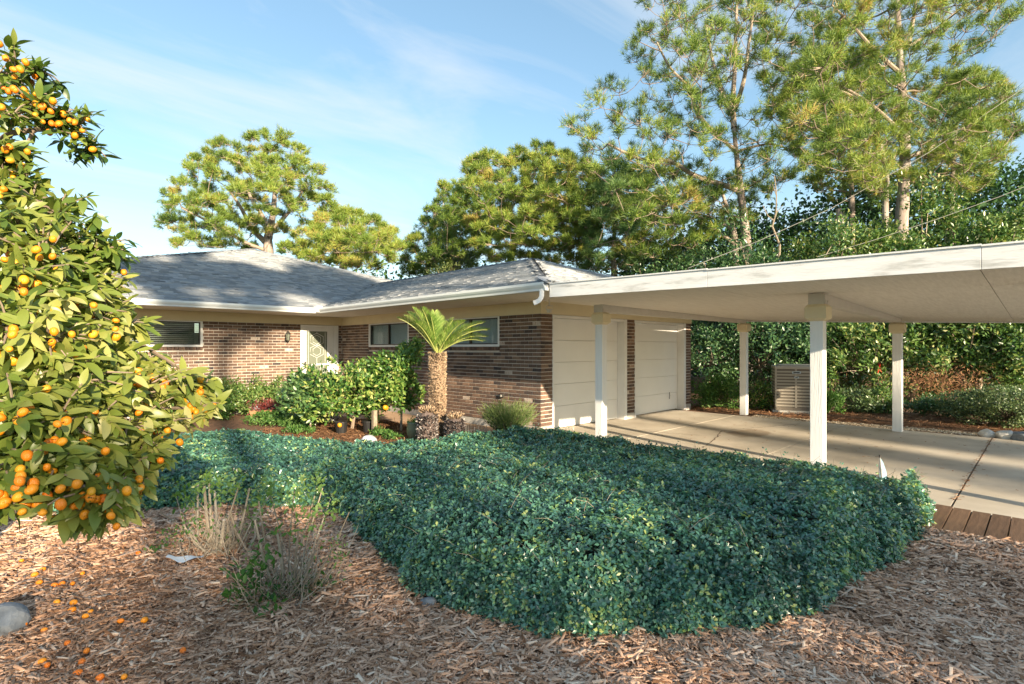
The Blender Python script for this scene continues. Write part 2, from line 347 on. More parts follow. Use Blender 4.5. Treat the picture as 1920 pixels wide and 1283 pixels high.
# mulch bed in front
sheet('mulch_bed', [(-14,-12),(5.42,-12),(5.42,.98),(6.40,.98),(6.40,5.0),(5.0,6.3),(3.8,6.8),(0,11.5),(-14,11.5)], -.012, M['mulchbase'])
sheet('garden_bed', [(3.79,6.81),(5.0,6.31),(6.0,6.0),(5.9,13.0),(-1,13.4),(-14,13.4),(-14,11.51),(.0,11.51)], -.016, M['strawbase'])
sheet('garden_walk', [(6.01,6.0),(6.98,6.0),(6.98,13.4),(4.6,13.44),(4.6,12.6),(5.7,12.3)], -.006, M['path'], thick=.05)

# driveway: cast slabs, joints left open
dw = sheet('driveway', [(XF+.02,-9),(12.02,-9),(12.02,6.5),(9,6.5),(7.2,6.28),(XF+.02,6.0)], -.03, M['crack'])
add_stain(M['concrete'], *G(1405,812).xy, .55, .32, (.22,.15,.09))
ys = [-9,-5.8,-3.65,-1.5,.63,2.77,4.9,6.48]
for i in range(len(ys)-1):
    a, b = ys[i]+.009, ys[i+1]-.009
    x0 = XF
    sb = MB(); nseg = 8
    if i == len(ys)-2:
        sheet('slab', [(x0,a),(12.0,a),(12.0,b),(7.35,b),(7.32,6.25),(x0+.5,6.1),(x0,5.9)], 0, M['concrete'], kind=None, thick=.12, parent=dw)
    else:
        sheet('slab', [(x0,a),(12.0,a),(12.0,b),(x0,b)], 0, M['concrete'], kind=None, thick=.12, parent=dw)
lt = 260; Pl = np.column_stack([6.5+rng.random(lt)**.8*5.5, -1+rng.random(lt)*7, np.full(lt, .006)]); Pl = np.where((rng.random(lt) < .35)[:, None], np.column_stack([Pl[:, 0], .63+rng.normal(size=lt)*.02, Pl[:, 2]]), Pl)
V, Fc, TT = scatter(CHIP[0], CHIP[1], Pl, basis(rdir(lt)*[1, 1, .05], np.tile([0, 0, 1.], (lt, 1))), np.column_stack([.008+.01*rng.random(lt), .015+.035*rng.random(lt), np.full(lt, .004)]), .3*rng.random(lt))
lo_b = inst('leaf_litter', fast_mesh('leaf_litter', V, Fc, M['chip'], TT), dw); lo_b['kind'] = 'stuff'
# hairline cracks
ck = MB()
def crack(pts, wd=.007):
    P = []
    for i in range(len(pts)-1):
        a, b = np.array(pts[i]), np.array(pts[i+1]); n = 9
        for k in range(n): P.append(a+(b-a)*k/n+rng.normal(size=2)*.015)
    P.append(np.array(pts[-1])); P = np.array(P)
    for i in range(len(P)-1):
        d = P[i+1]-P[i]; q = np.array([-d[1], d[0]]); q = q/np.linalg.norm(q)*wd*.5*(.6+.8*rng.random())
        ck.add([(*(P[i]-q),.003),(*(P[i+1]-q),.003),(*(P[i+1]+q),.003),(*(P[i]+q),.003)], [(0,1,2,3)])
g = lambda px, py: tuple(G(px, py).xy)
crack([g(1316,840), g(1342,822), g(1352,808), g(1420,802), g(1500,795)], .016)
crack([g(1180,806), g(1250,812), g(1330,818)], .010)
ck.obj('crack', M['crack'], dw, kind='stuff')
# gravel strip and pine straw behind the driveway
sheet('gravel_strip_base', [(12.02,-9),(12.55,-9),(12.55,4.6),(12.02,4.6)], -.02, M['strawbase'])
sheet('pine_straw_bed', [(12.56,-14),(30,-14),(30,26),(12.7,26),(12.7,6.4),(12.03,6.3),(12.03,4.62),(12.56,4.62)], -.03, M['strawbase'])

# ------------------------------------------------------------------ house
house = empty('brick_house', (9, 10, 0), 'low brick ranch house with grey shingled hip roof and two white garage doors', 'house')
def make_brick(nv=14):
    out_ = []
    for i in range(nv):
        t = [.06,.13,.2,.26,.33,.38,.44,.5,.55,.6,.68,.76,.86,.97][i]
        m = MB(); l, h, c = .0965, .0285, .004; V = []
        for (yy, cc) in ((.02, 0), (-.006, 0), (-.010, c)):
            j = rng.normal(size=8)*.0009
            V += [(-l+cc+j[0], yy, -h+cc+j[1]), (l-cc+j[2], yy, -h+cc+j[3]), (l-cc+j[4], yy, h-cc+j[5]), (-l+cc+j[6], yy, h-cc+j[7])]
        Fc = [(8,9,10,11)]
        for r_ in (0, 4):
            for k in range(4): Fc.append((r_+k, r_+(k+1)%4, r_+4+(k+1)%4, r_+4+k))
        m.add(V, Fc, t); out_.append(m)
    return out_
BR = make_brick(); BRM = [b.mesh('brick', M['brick']) for b in BR]
placed = []   # (matrix, variant, wall index, visible size)
def lay(face, a0, a1, z0, z1, plane, wi, holes, offset=0, start=0):
    """face 'X': wall at X=plane facing -X (runs in Y), face 'Y': wall at Y=plane facing -Y (runs in X)"""
    cs, bl, j = .0677, .193, .0095
    n = int(round((z1-z0)/cs)); cs = (z1-z0)/n
    for r_ in range(n):
        z = z0+(r_+.5)*cs; a = a0-(0.5*(bl+j) if (r_+start) % 2 else 0)
        while a < a1-.01:
            b0, b1 = max(a, a0), min(a+bl, a1)
            segs = [(b0, b1)]
            for (h0, h1, hz0, hz1) in holes:
                if z > hz0 and z < hz1:
                    ns = []
                    for s0, s1 in segs:
                        if s1 <= h0 or s0 >= h1: ns.append((s0, s1)); continue
                        if s0 < h0: ns.append((s0, h0))
                        if s1 > h1: ns.append((h1, s1))
                    segs = ns
            for s0, s1 in segs:
                if s1-s0 < .025: continue
                c = (s0+s1)/2; sc = (s1-s0)/bl
                if face == 'X':
                    Mx = Matrix.Translation((plane, c, z)) @ Matrix.Rotation(-pi/2, 4, 'Z') @ Matrix.Diagonal((sc, 1, 1, 1))
                else:
                    Mx = Matrix.Translation((c, plane, z)) @ Matrix.Diagonal((sc, 1, 1, 1))
                placed.append((Mx, wi))
            a += bl+j
# window openings: (lo, hi) along the wall
wAx = (onX(767, XW)[0], onX(692, XW)[0]); wBx = (onX(937, XW)[0], onX(937, XW)[0]+wAx[1]-wAx[0])
wCy = (onY(277, YM)[0]-(onY(380, YM)[0]-onY(277, YM)[0]), onY(380, YM)[0])
dY = (onY(563, YM)[0], onY(634, YM)[0])
WZ0, WZ1 = 1.53, ZB-.005
XG = [7.31, 9.72, 10.03, 12.33, XE]
XL = -.1
walls = []
def wallblock(lst, name='wall'):
    m = MB()
    for a, b in lst: m.box(a, b)
    o = m.obj(name, M['mortar'], house); walls.append(o); return o
T = .22
def segs_wall(face, a0, a1, plane, holes, zlo=ZP):
    L_ = []; cur = a0
    for (h0, h1, hz0, hz1) in sorted(holes):
        L_.append((cur, h0, zlo, ZB)); 
        if hz0 > zlo: L_.append((h0, h1, zlo, hz0))
        cur = h1
    L_.append((cur, a1, zlo, ZB)); R = []
    for a, b, z0, z1 in L_:
        if b-a < .005: continue
        if face == 'X': R.append(((plane, a, z0), (plane+T, b, z1)))
        else: R.append(((a, plane, z0), (b, plane+T, z1)))
    return R
SZ = .075 # rowlock sill height
holesX = [(wBx[0], wBx[1], WZ0-SZ, 3), (wAx[0], wAx[1], WZ0-SZ, 3)]
holesYm = [(wCy[0], wCy[1], WZ0-SZ, 3), (dY[0], dY[1], -1, 3)]
wallblock(segs_wall('X', YG+.02, YM-.02, XW, holesX))
wallblock(segs_wall('Y', XL, XW, YM, holesYm))
wallblock([((XW, YG, ZP), (XG[0], YG+.02, ZB)), ((XW+T, YG+.02, ZP), (XG[0], YG+T, ZB))])
for a_, b_ in (((XG[1], YG, ZP), (XG[2], YG+T, ZB)), ((XG[3], YG, ZP), (XG[4], YG+T, ZB)), ((XE-T, YG+T, ZP), (XE, 24, ZB)), ((XL, YM+T, ZP), (XL+T, 24, ZB)), ((XL, 24, ZP), (XE, 24.2, ZB))): wallblock([(a_, b_)])
lay('X', YG, YM, ZP, ZB, XW, 0, holesX)
lay('Y', XL, XW-.01, ZP, ZB, YM, 1, holesYm)
for a, b in ((XW, XG[0]), (XG[1], XG[2]), (XG[3], XG[4])): lay('Y', a, b, ZP, ZB, YG, 2, [], start=1)
# rowlock sills and soldier bricks
def sill(face, a0, a1, plane, wi):
    n = int((a1-a0)/.068); st = (a1-a0)/n
    for i in range(n):
        c = a0+(i+.5)*st
        if face == 'X': Mx = Matrix.Translation((plane-.018, c, WZ0-SZ/2)) @ Matrix.Rotation(-pi/2, 4, 'Z') @ Matrix.Rotation(pi/2, 4, 'Y') @ Matrix.Diagonal((.38, 1.8, 1, 1))
        else: Mx = Matrix.Translation((c, plane-.018, WZ0-SZ/2)) @ Matrix.Rotation(pi/2, 4, 'Y') @ Matrix.Diagonal((.38, 1.8, 1, 1))
        placed.append((Mx, wi))
sill('X', *wBx, XW, 0); sill('X', *wAx, XW, 0); sill('Y', *wCy, YM, 1)
for (a, b) in (wBx, wAx): MB().box((XW+.012, a, WZ0-SZ), (XW+T, b, WZ0-.002)).obj('sill_bed', M['mortar'], house)
MB().box((wCy[0], YM+.012, WZ0-SZ), (wCy[1], YM+T, WZ0-.002)).obj('sill_bed', M['mortar'], house)
# the bricks that show largest get objects of their own
vw = Vector((S_, C_, 0)); info = []
for Mx, wi in placed:
    p = Mx.translation; D = p.x*S_+p.y*C_; x = (p.x*C_-p.y*S_)/D*F+960
    seen = 0 if (x < 250 or x > 1300) else 1/D*(1 if wi != 0 else 1)
    if 545 < x < 845 and p.z < 1.35 and wi < 2: seen *= .3
    info.append(seen*(1.2 if wi == 1 else 1))
order = np.argsort(-np.array(info)); big = set(int(i) for i in order[:300]); wix = {0: 0, 1: 1, 2: 2}; rest = {0: MB(), 1: MB(), 2: MB()}
for i, (Mx, wi) in enumerate(placed):
    t = int(np.clip(rng.normal(5.8, 2.3), 0, 13))
    if rng.random() < .012: t = 13
    if i in big: inst('brick', BRM[t], walls[wi], Mx)
    else:
        V = BR[t].V[0]; A = np.array(Mx); rest[wi].add(V@A[:3, :3].T+A[:3, 3], BR[t].F, BR[t].T[0][0])
for wi, m in rest.items(): m.obj('brick_course', M['brick'], walls[wi], kind='stuff')
# foundation
for a_, b_ in (((XW-.012, YG-.012, -.1), (XG[0], YM-.02, ZP-.003)), ((XL, YM-.012, -.1), (dY[0], YM+T, ZP-.003)), ((XG[1], YG-.012, -.1), (XG[2], YG+T, ZP-.003)), ((XG[3], YG-.012, -.1), (XG[4], YG+T, ZP-.003))):
    MB().box(a_, b_).obj('foundation', M['foundation'], house)
MB().box((dY[0]-.05,YM-.35,-.1),(XW-.02,YM-.02,.08)).obj('doorstep', M['foundation'], house)
sheet('garage_floor', [(XG[0],YG+.25),(XE-.3,YG+.25),(XE-.3,12),(XG[0],12)], -.01, M['concrete'], kind=None, parent=house)
# frieze boards
fr = MB(); e = .02
fr.box((XW-.022, YG-.022, ZB), (XW, YM-.022, ZG)); fr.box((XL, YM-.022, ZB), (XW-.022, YM, ZG)); fr.box((XW, YG-.022, ZB), (XE+.02, YG, ZG))
fr.box((XW-.034, YG-.034, ZG-.045), (XW-.022, YM-.034, ZG-.002)); fr.box((XL, YM-.034, ZG-.045), (XW-.034, YM-.022, ZG-.002))
fr.box((XW, YG, ZB), (XE, YG+T, ZG)); fr.box((XW, YG+T, ZB), (XW+T, YM, ZG)); fr.box((XL, YM, ZB), (XE, YM+T, ZG))
fr.obj('frieze_board', M['cream'], house)
# soffits
EX, EY, EM = XW-OV, YG-OV, YM-OV     # eave lines
sf = MB(); zt = ZG
sf.box((EX, EY, zt), (XW-.022, EM, zt+.012)); sf.box((XL-OV, EM, zt), (XW-.022, YM-.022, zt+.012)); sf.box((XW-.022, EY, zt), (XE+OV, YG-.022, zt+.012))
sf.obj('soffit', M['soffit'], house)
# roof
RX = EX+(XE+OV-EX)/2; hw = RX-EX; RZ = ZE+PIT*hw; RY = EY+hw
PX, PY, PZ = 7.17, 20.72, 5.14; PM = (PZ-ZE)/(PY-EM)
ML, MR = -1.55, 15.65
def wing(x, y): return np.minimum(np.minimum(ZE+PIT*(x-EX), ZE+PIT*(XE+OV-x)), np.minimum(ZE+PIT*(y-EY), RZ))
def main_(x, y): return np.minimum(np.minimum(ZE+PM*(y-EM), ZE+(PZ-ZE)/(PX-ML)*(x-ML)), ZE+(PZ-ZE)/(MR-PX)*(MR-x))
yr = EM+(RZ-ZE)/PM
rb = MB(); lo = .03
def tri(*P): rb.add([(x, y, z-lo) for x, y, z in P], [tuple(range(len(P)))])
tri((EX,EY,ZE),(RX,RY,RZ),(RX,yr,RZ),(EX,EM,ZE)); tri((EX,EY,ZE),(XE+OV,EY,ZE),(RX,RY,RZ)); tri((XE+OV,EY,ZE),(XE+OV,EM,ZE),(RX,yr,RZ),(RX,RY,RZ))
tri((ML,EM,ZE),(EX,EM,ZE),(RX,yr,RZ),(PX,PY,PZ)); tri((RX,yr,RZ),(XE+OV,EM,ZE),(MR,EM,ZE),(PX,PY,PZ))
tri((ML,EM,ZE),(PX,PY,PZ),(PX,30,PZ),(ML,30,ZE)); tri((MR,EM,ZE),(MR,30,ZE),(PX,30,PZ),(PX,PY,PZ))
roof = rb.obj('roof', M['roofbase'], house)
sh = MB(); SV = []; 
def shingles(kind):
    exp_, = (.142,)
    if kind == 'main': o = np.array([0, EM, ZE]); u = np.array([1., 0, 0]); up = np.array([0, 1, PM]); f = main_; g_ = wing; a0, a1, L0 = ML, MR, PY-EM
    if kind == 'wl': o = np.array([EX, 0, ZE]); u = np.array([0, -1., 0]); up = np.array([1, 0, PIT]); f = wing; g_ = main_; a0, a1, L0 = -yr, -EY, hw
    if kind == 'wf': o = np.array([0, EY, ZE]); u = np.array([1., 0, 0]); up = np.array([0, 1, PIT]); f = wing; g_ = main_; a0, a1, L0 = EX, XE+OV, hw
    if kind == 'ml': o = np.array([ML, 0, ZE]); u = np.array([0, -1., 0]); up = np.array([1, 0, (PZ-ZE)/(PX-ML)]); f = main_; g_ = wing; a0, a1, L0 = -26, -EM, PX-ML
    sl = np.linalg.norm(up); up = up/sl; nrm = np.cross(u, up); nrm = nrm if nrm[2] > 0 else -nrm
    rows = int(L0*sl/exp_)
    for r_ in range(-1, rows+1):
        a = a0-rng.random()*.3; h = r_*exp_
        rt = rng.random()*.12
        while a < a1:
            wd = rng.choice([.10,.15,.2,.28]); 
            b = a+wd
            c = o+u*(a+b)/2+up*(h+exp_*.5)
            lift = rng.choice([.010,.020])
            own = f(c[0], c[1]); oth = g_(c[0], c[1]); 
            ex_z = c[2]
            ok = abs(own-ex_z) < .03 and oth < ex_z+.005
            if r_ == -1: ok = (a0 < (a+b)/2 < a1) and oth < ex_z+.03 and h+exp_*.5 > -.08*1
            if ok:
                j = .0015
                p0 = o+u*(a+j)+up*h; p1 = o+u*(b-j)+up*h; q0 = o+u*(a+j)+up*(h+exp_+.02); q1 = o+u*(b-j)+up*(h+exp_+.02)
                if r_ == -1: p0 = p0+up*(exp_-.05); p1 = p1+up*(exp_-.05)
                V = [p0-nrm*.006, p1-nrm*.006, p1+nrm*lift, p0+nrm*lift, q1-nrm*.004, q0-nrm*.004]
                sh.add(V, [(0,1,2,3),(3,2,4,5),(1,4,2),(0,3,5)], float(np.clip(.42+rt+rng.normal()*.15, 0, 1)))
            a = b
for k in ('main', 'wl', 'wf', 'ml'): shingles(k)
sh.obj('shingle', M['shingle'], roof, kind='stuff')
# hip and ridge caps
cap = MB()
def caps(a, b, n, wd=.14):
    a, b = np.array(a), np.array(b); d = (b-a)/np.linalg.norm(b-a); s = np.cross(d, [0,0,1]); s /= np.linalg.norm(s)
    L_ = np.linalg.norm(b-a); k = int(L_/.2)
    for i in range(k):
        p = a+d*(i*L_/k); q = a+d*((i+1)*L_/k+.02)
        cap.add([p-s*wd+(0,0,-.035), p+(0,0,.022), p+s*wd+(0,0,-.035), q+s*wd+(0,0,-.045), q+(0,0,.010), q-s*wd+(0,0,-.045)], [(0,1,4,5),(1,2,3,4)], float(np.clip(.45+rng.normal()*.2,0,1)))
caps((EX,EY,ZE+.015),(RX,RY,RZ+.015),1); caps((RX,RY,RZ+.015),(RX,yr,RZ+.015),1); caps((XE+OV,EY,ZE+.015),(RX,RY,RZ+.015),1)
caps((ML,EM,ZE+.015),(PX,PY,PZ+.015),1); caps((MR,EM,ZE+.015),(PX,PY,PZ+.015),1)
cap.obj('ridge_cap', M['shingle'], roof, kind='stuff')
# gutters (K profile)
def gutter(a, b, side, name='gutter'):
    a, b = np.array(a, float), np.array(b, float)
    prof = [(0, ZG-.0), (.075, ZG-.0), (.085, ZG+.03), (.105, ZG+.055), (.12, ZG+.08), (.125, ZG+.115), (.115, ZG+.118), (.11, ZG+.085), (0, ZG+.03)]
    s = np.array(side, float); m = MB(); n = len(prof)
    V = [(*(a+s*p), z) for p, z in prof]+[(*(b+s*p), z) for p, z in prof]
    m.add(V, [(i, (i+1) % n, n+(i+1) % n, n+i) for i in range(n)]+[tuple(range(n)), tuple(range(n, 2*n))[::-1]])
    return m.obj(name, M['gutter'], house)
gb = MB(); gb.box((EX, EY, ZG-.0), (EX+.02, EM+.02, ZE-.02)); gb.box((XL-OV, EM, ZG), (EX, EM+.02, ZE-.02)); gb.box((EX+.02, EY, ZG+.02), (XE+OV, EY+.02, ZE-.02))
gb.obj('fascia_board', M['white'], house)
gutter((EX, EY-.02), (EX, EM-.12), (-1, 0)); gutter((ML, EM), (EX-.001, EM), (0, -1))
cb = MB(); cb.box((EX-.15, EM-.15, ZG+.02), (EX-.0, EM-.0, ZG+.165)); cb.obj('gutter_corner', M['white'], house, bevel=.006)
# downspout elbow
def sq_tube(pts, w, h, side):
    m = MB(); P = [np.array(p, float) for p in pts]; V = []; s = np.array(side, float)
    for i, p in enumerate(P):
        d = P[min(i+1, len(P)-1)]-P[max(i-1, 0)]; d /= np.linalg.norm(d); n = np.cross(d, s)
        V += [p-s*w-n*h, p+s*w-n*h, p+s*w+n*h, p-s*w+n*h]
    Fc = []
    for i in range(len(P)-1):
        for k in range(4): Fc.append((i*4+k, i*4+(k+1)%4, i*4+4+(k+1)%4, i*4+4+k))
    Fc.append((0,1,2,3)); m.add(V, Fc); return m
gx, gy = EX-.06, EY+.06
el = sq_tube([(gx, gy, ZG+.02), (gx, gy, ZG-.06), (gx-.003, gy+.005, ZG-.11), (gx-.02, gy+.03, ZG-.15), (gx-.055, gy+.08, ZG-.185), (gx-.10, gy+.14, ZG-.205)], .04, .033, (.6, .8, 0))
# orient outlet towards the garden
el = sq_tube([(gx, gy, ZG+.02), (gx, gy, ZG-.07), (gx-.004, gy+.004, ZG-.11), (gx-.022, gy+.022, ZG-.15), (gx-.055, gy+.055, ZG-.18), (gx-.085, gy+.085, ZG-.19)], .038, .030, (.707, .707, 0))
el = sq_tube([(gx, gy, ZG+.02), (gx, gy, ZG-.07), (gx-.004, gy+.004, ZG-.11), (gx-.022, gy+.022, ZG-.15), (gx-.055, gy+.055, ZG-.18), (gx-.085, gy+.085, ZG-.19)], .038, .030, (.707, -.0, 0))
P = [(gx, gy, ZG+.02), (gx, gy, ZG-.06), (gx-.006, gy+.006, ZG-.10), (gx-.024, gy+.024, ZG-.14), (gx-.055, gy+.055, ZG-.165), (gx-.082, gy+.082, ZG-.178)]
el = MB(); V = []
for i, p in enumerate(P):
    p = np.array(p); d = np.array(P[min(i+1, 5)])-np.array(P[max(i-1, 0)]); d /= np.linalg.norm(d); s = np.array([.707,.707,0]); n = np.cross(d, s)
    V += [p-s*.042-n*.032, p+s*.042-n*.032, p+s*.042+n*.032, p-s*.042+n*.032]
el.add(V, [(i*4+k, i*4+(k+1)%4, i*4+4+(k+1)%4, i*4+4+k) for i in range(5) for k in range(4)])
e_ = el.obj('downspout', M['white'], house)
md = e_.modifiers.new('solid', 'SOLIDIFY'); md.thickness = .004
ph = MB(); V2 = [np.array(v)*1 for v in V[16:20]]; ph.add(V2, [(0,1,2,3)]); ph.obj('downspout_mouth', M['interior'], house)
fl = MB(); fl.add([(EX-.1,EY-.02,ZE+.0),(EX+.35,EY-.03,ZE+.03),(EX+.6,EY+.35,ZE+.16),(EX+.05,EY+.3,ZE+.12),(EX+.2,EY+.12,ZE+.1)], [(0,1,4),(1,2,4),(2,3,4),(3,0,4)], .6); fl.obj('flashing', M['shingle'], house)

# windows
def window(face, a0, a1, plane, mull, inner):
    """frame mesh with panes, mullion, blinds as sub-parts"""
    d0, d1 = -.012, .07
    def bx(m, a, b, z0, z1, e0, e1):
        if face == 'X': m.box((plane+e0, a, z0), (plane+e1, b, z1))
        else: m.box((a, plane+e0, z0), (b, plane+e1, z1))
    f = MB(); t = .045
    bx(f, a0, a0+t, WZ0, WZ1, d0, d1); bx(f, a1-t, a1, WZ0, WZ1, d0, d1); bx(f, a0+t, a1-t, WZ0, WZ0+t, d0, d1); bx(f, a0+t, a1-t, WZ1-.02, WZ1, d0, d1)
    fo = f.obj('window', M['white'], house)
    i0, i1, z0, z1 = a0+t, a1-t, WZ0+t, WZ1-.02
    s = MB(); q = .022
    bx(s, i0, i0+q, z0, z1, .02, .055); bx(s, i1-q, i1, z0, z1, .02, .055); bx(s, i0+q, i1-q, z0, z0+q, .02, .055); bx(s, i0+q, i1-q, z1-q, z1, .02, .055)
    bx(s, mull-.02, mull+.02, z0+q, z1-q, .01, .055); s.obj('sash', M['dark'], fo)
    for p0, p1 in ((i0+q, mull-.02), (mull+.02, i1-q)):
        g_ = MB(); bx(g_, p0, p1, z0+q, z1-q, .035, .039); g_.obj('pane', M['glass'], fo)
    bk = MB(); bx(bk, a0+.01, a1-.01, WZ0, WZ1, .6, .62); bk.obj('room_wall', M['interior'], fo)
    sl = MB()
    if inner == 'blind':
        z = z0+.03
        while z < z1-.01:
            bx(sl, i0+.01, i1-.01, z, z+.022, .11, .125); z += .045
        sl.obj('blind', M['blind'], fo)
    else:
        # curtain: wavy sheet
        n = 60; A = np.linspace(i0+.005, i1-.005, n); wv = .02*np.sin(A*55)+.085
        V = []
        for a, e1 in zip(A, wv):
            for z in (z0, z1): V.append((plane+e1, a, z) if face == 'X' else (a, plane+e1, z))
        sl.add(V, [(2*i, 2*i+2, 2*i+3, 2*i+1) for i in range(n-1)]); sl.obj('curtain', M['curtain'], fo, smooth=True)
    return fo
window('X', *wBx, XW, (wBx[0]+wBx[1])/2, 'curtain'); window('X', *wAx, XW, (wAx[0]+wAx[1])/2, 'curtain'); window('Y', *wCy, YM, onY(277, YM)[0], 'blind')
for fo in [o for o in C.objects if o.name.startswith('window')]: pass
# small dim room blocks behind glass so light does not leak
rm = MB(); rm.box((XW+T, YG+.6, ZP), (XW+T+.01, wBx[0], ZB)); rm.obj('inner_wall', M['interior'], house)

# front storm door
dr = MB(); x0, x1 = dY; zt = ZB-.01
fr_ = MB(); fr_.box((x0, YM-.02, ZP-.03), (x0+.08, YM+.1, zt)); fr_.box((x1-.1, YM-.02, ZP-.03), (x1, YM+.1, zt)); fr_.box((x0+.08, YM-.02, zt-.06), (x1-.1, YM+.1, zt))
door = fr_.obj('front_door', M['white'], house, bevel=.004)
a, b = x0+.082, x1-.102; gl0, gl1 = onY(574.6, YM)[0], onY(613.9, YM)[0]
lf = MB(); lf.box((a, YM+.0, ZP), (gl0, YM+.035, zt-.062)); lf.box((gl1, YM, ZP), (b, YM+.035, zt-.062)); lf.box((gl0, YM, ZP), (gl1, YM+.035, ZP+.12)); lf.box((gl0, YM, zt-.16), (gl1, YM+.035, zt-.062))
zm = CZ+(HY-683)/F*14.3; lf.box((gl0, YM-.004, zm-.02), (gl1, YM+.03, zm+.02)); lf.obj('door_leaf', M['white'], door, bevel=.003)
pg = MB(); pg.box((gl0, YM+.02, ZP+.12), (gl1, YM+.024, zt-.16)); pg.obj('pane', M['doorglass'], door)
ld = MB(); cx = (gl0+gl1)/2; hw_ = (gl1-gl0)/2
for q in (-.6, -.2, .2, .6):
    pass
for zc in (1.72, 1.42):
    for rr, hh in ((.62, .17), (.36, .12)):
        xs = [(-rr, -hh*.5), (0, -hh), (rr, -hh*.5), (rr, hh*.5), (0, hh), (-rr, hh*.5), (-rr, -hh*.5)]
        ld.tube([(cx+p*hw_, YM+.014, zc+z) for p, z in xs], .006, 4)
for zc0, zc1 in ((ZP+.14, zm-.03),):
    for q in (-.66, -.33, 0, .33, .66): ld.tube([(cx+q*hw_, YM+.014, zc0), (cx+q*hw_, YM+.014, zc1)], .005, 4)
for q in (-.8, .8): ld.tube([(cx+q*hw_, YM+.014, zm+.03), (cx+q*hw_, YM+.014, zt-.18)], .005, 4)
for q in (0,): ld.tube([(cx, YM+.014, 1.89), (cx, YM+.014, zt-.18)], .005, 4); ld.tube([(cx, YM+.014, zm+.02), (cx, YM+.014, 1.25)], .005, 4)
ld.obj('door_grille', M['white'], door)
hd = MB(); hd.box((a+.02, YM-.045, .98), (a+.05, YM-.0, 1.16)); hd.tube([(a+.035, YM-.045, 1.08), (a+.16, YM-.05, 1.08)], .009, 6); hd.obj('handle', M['dark'], door)
inr = MB(); inr.box((a, YM+.07, ZP), (b, YM+.09, zt)); inr.obj('inner_door', M['cream'], door)

# garage doors
def garage(x0, x1):
    f = MB(); w_ = .10; y0, y1 = YG-.015, YG+.19
    f.box((x0, y0, 0.0), (x0+.04, y1, ZB-.005)); f.box((x1-w_, y0, 0.0), (x1, y1, ZB-.005)); f.box((x0+.04, y0+.02, ZB-.05), (x1-w_, y1, ZB-.005))
    fo = f.obj('garage_door', M['white'], house)
    n = 5; z0, z1 = .012, ZB-.052; h = (z1-z0)/n
    for i in range(n):
        m = MB(); m.box((x0+.042, YG+.16, z0+i*h+.002), (x1-w_-.002, YG+.20, z0+(i+1)*h-.002)); m.obj('panel', M['garage'], fo, bevel=.006)
    bk = MB(); bk.box((x0+.042, YG+.201, z0), (x1-w_-.002, YG+.21, z1)); bk.obj('door_back', M['greybeam'], fo)
    hb = MB(); xh = x1-.55; hb.tube([(xh, YG+.13, .28), (xh, YG+.12, .36), (xh+.0, YG+.13, .44)], .008, 6); hb.obj('handle', M['dark'], fo)
garage(XG[0], XG[1]); garage(XG[2], XG[3])

# wall lantern
lz = CZ+(HY-638)/F*14.2; lx = onY(536, YM)[0]
lan = empty('wall_lantern', (lx, YM, lz), 'small black carriage lantern on the brick wall left of the front door', 'lantern')
m = MB(); m.box((lx-.035, YM-.03, lz-.07), (lx+.035, YM-.011, lz+.05)); m.tube([(lx, YM-.03, lz), (lx, YM-.09, lz-.05), (lx, YM-.13, lz+.0)], .008, 6); m.obj('bracket', M['dark'], lan)
m = MB()
for k in range(6):
    a = k*pi/3; m.tube([(lx+.04*cos(a), YM-.13+.04*sin(a), lz-.02), (lx+.06*cos(a), YM-.13+.06*sin(a), lz+.14)], .005, 4)
m.tube([(lx, YM-.13, lz-.05), (lx, YM-.13, lz-.02)], [.012,.042], 6); m.tube([(lx, YM-.13, lz+.14), (lx, YM-.13, lz+.17), (lx, YM-.13, lz+.22)], [.07,.05,.008], 6); m.obj('cage', M['dark'], lan)
m = MB(); m.tube([(lx, YM-.13, lz-.02), (lx, YM-.13, lz+.14)], [.036,.054], 6); m.obj('lantern_glass', M['doorglass'], lan)
# outdoor socket box on wing wall
sy, sD = onX(943, XW); sz = CZ+(HY-742)/F*sD
ob = empty('wall_socket', (XW, sy, sz), 'small dark outdoor socket box on the sunlit brick wing wall', 'socket')
m = MB(); m.box((XW-.05, sy-.045, sz-.035), (XW-.011, sy+.045, sz+.04)); m.obj('cover', M['dark'], ob, bevel=.005)
m = MB(); m.box((XW-.056, sy-.02, sz-.02), (XW-.051, sy+.02, sz+.02)); m.obj('lid', M['greybeam'], ob)
# flood light bracket under the eave corner
fl_ = empty('eave_flood_light', (6.55, 5.75, ZG), 'small square flood light frame under the eave at the garage corner', 'light')
p = W(1030, 577, 9.0); m = MB(); r = .055
u = np.array([.70,-.70,0]); c0 = np.array(p)
q = [c0+u*r*a_+np.array([0,0,b_*r*.55]) for a_, b_ in ((-1,-1),(1,-1),(1.1,1),(-.9,1))]
m.tube(q+[q[0]], .008, 5); m.tube([c0+np.array([0,0,.03]), c0+np.array([.0,0,ZG-p.z])], .012, 6); m.box(tuple(c0+(-.03,-.03,-.085)), tuple(c0+(.03,.03,-.035))); m.obj('bracket', M['greybeam'], fl_)

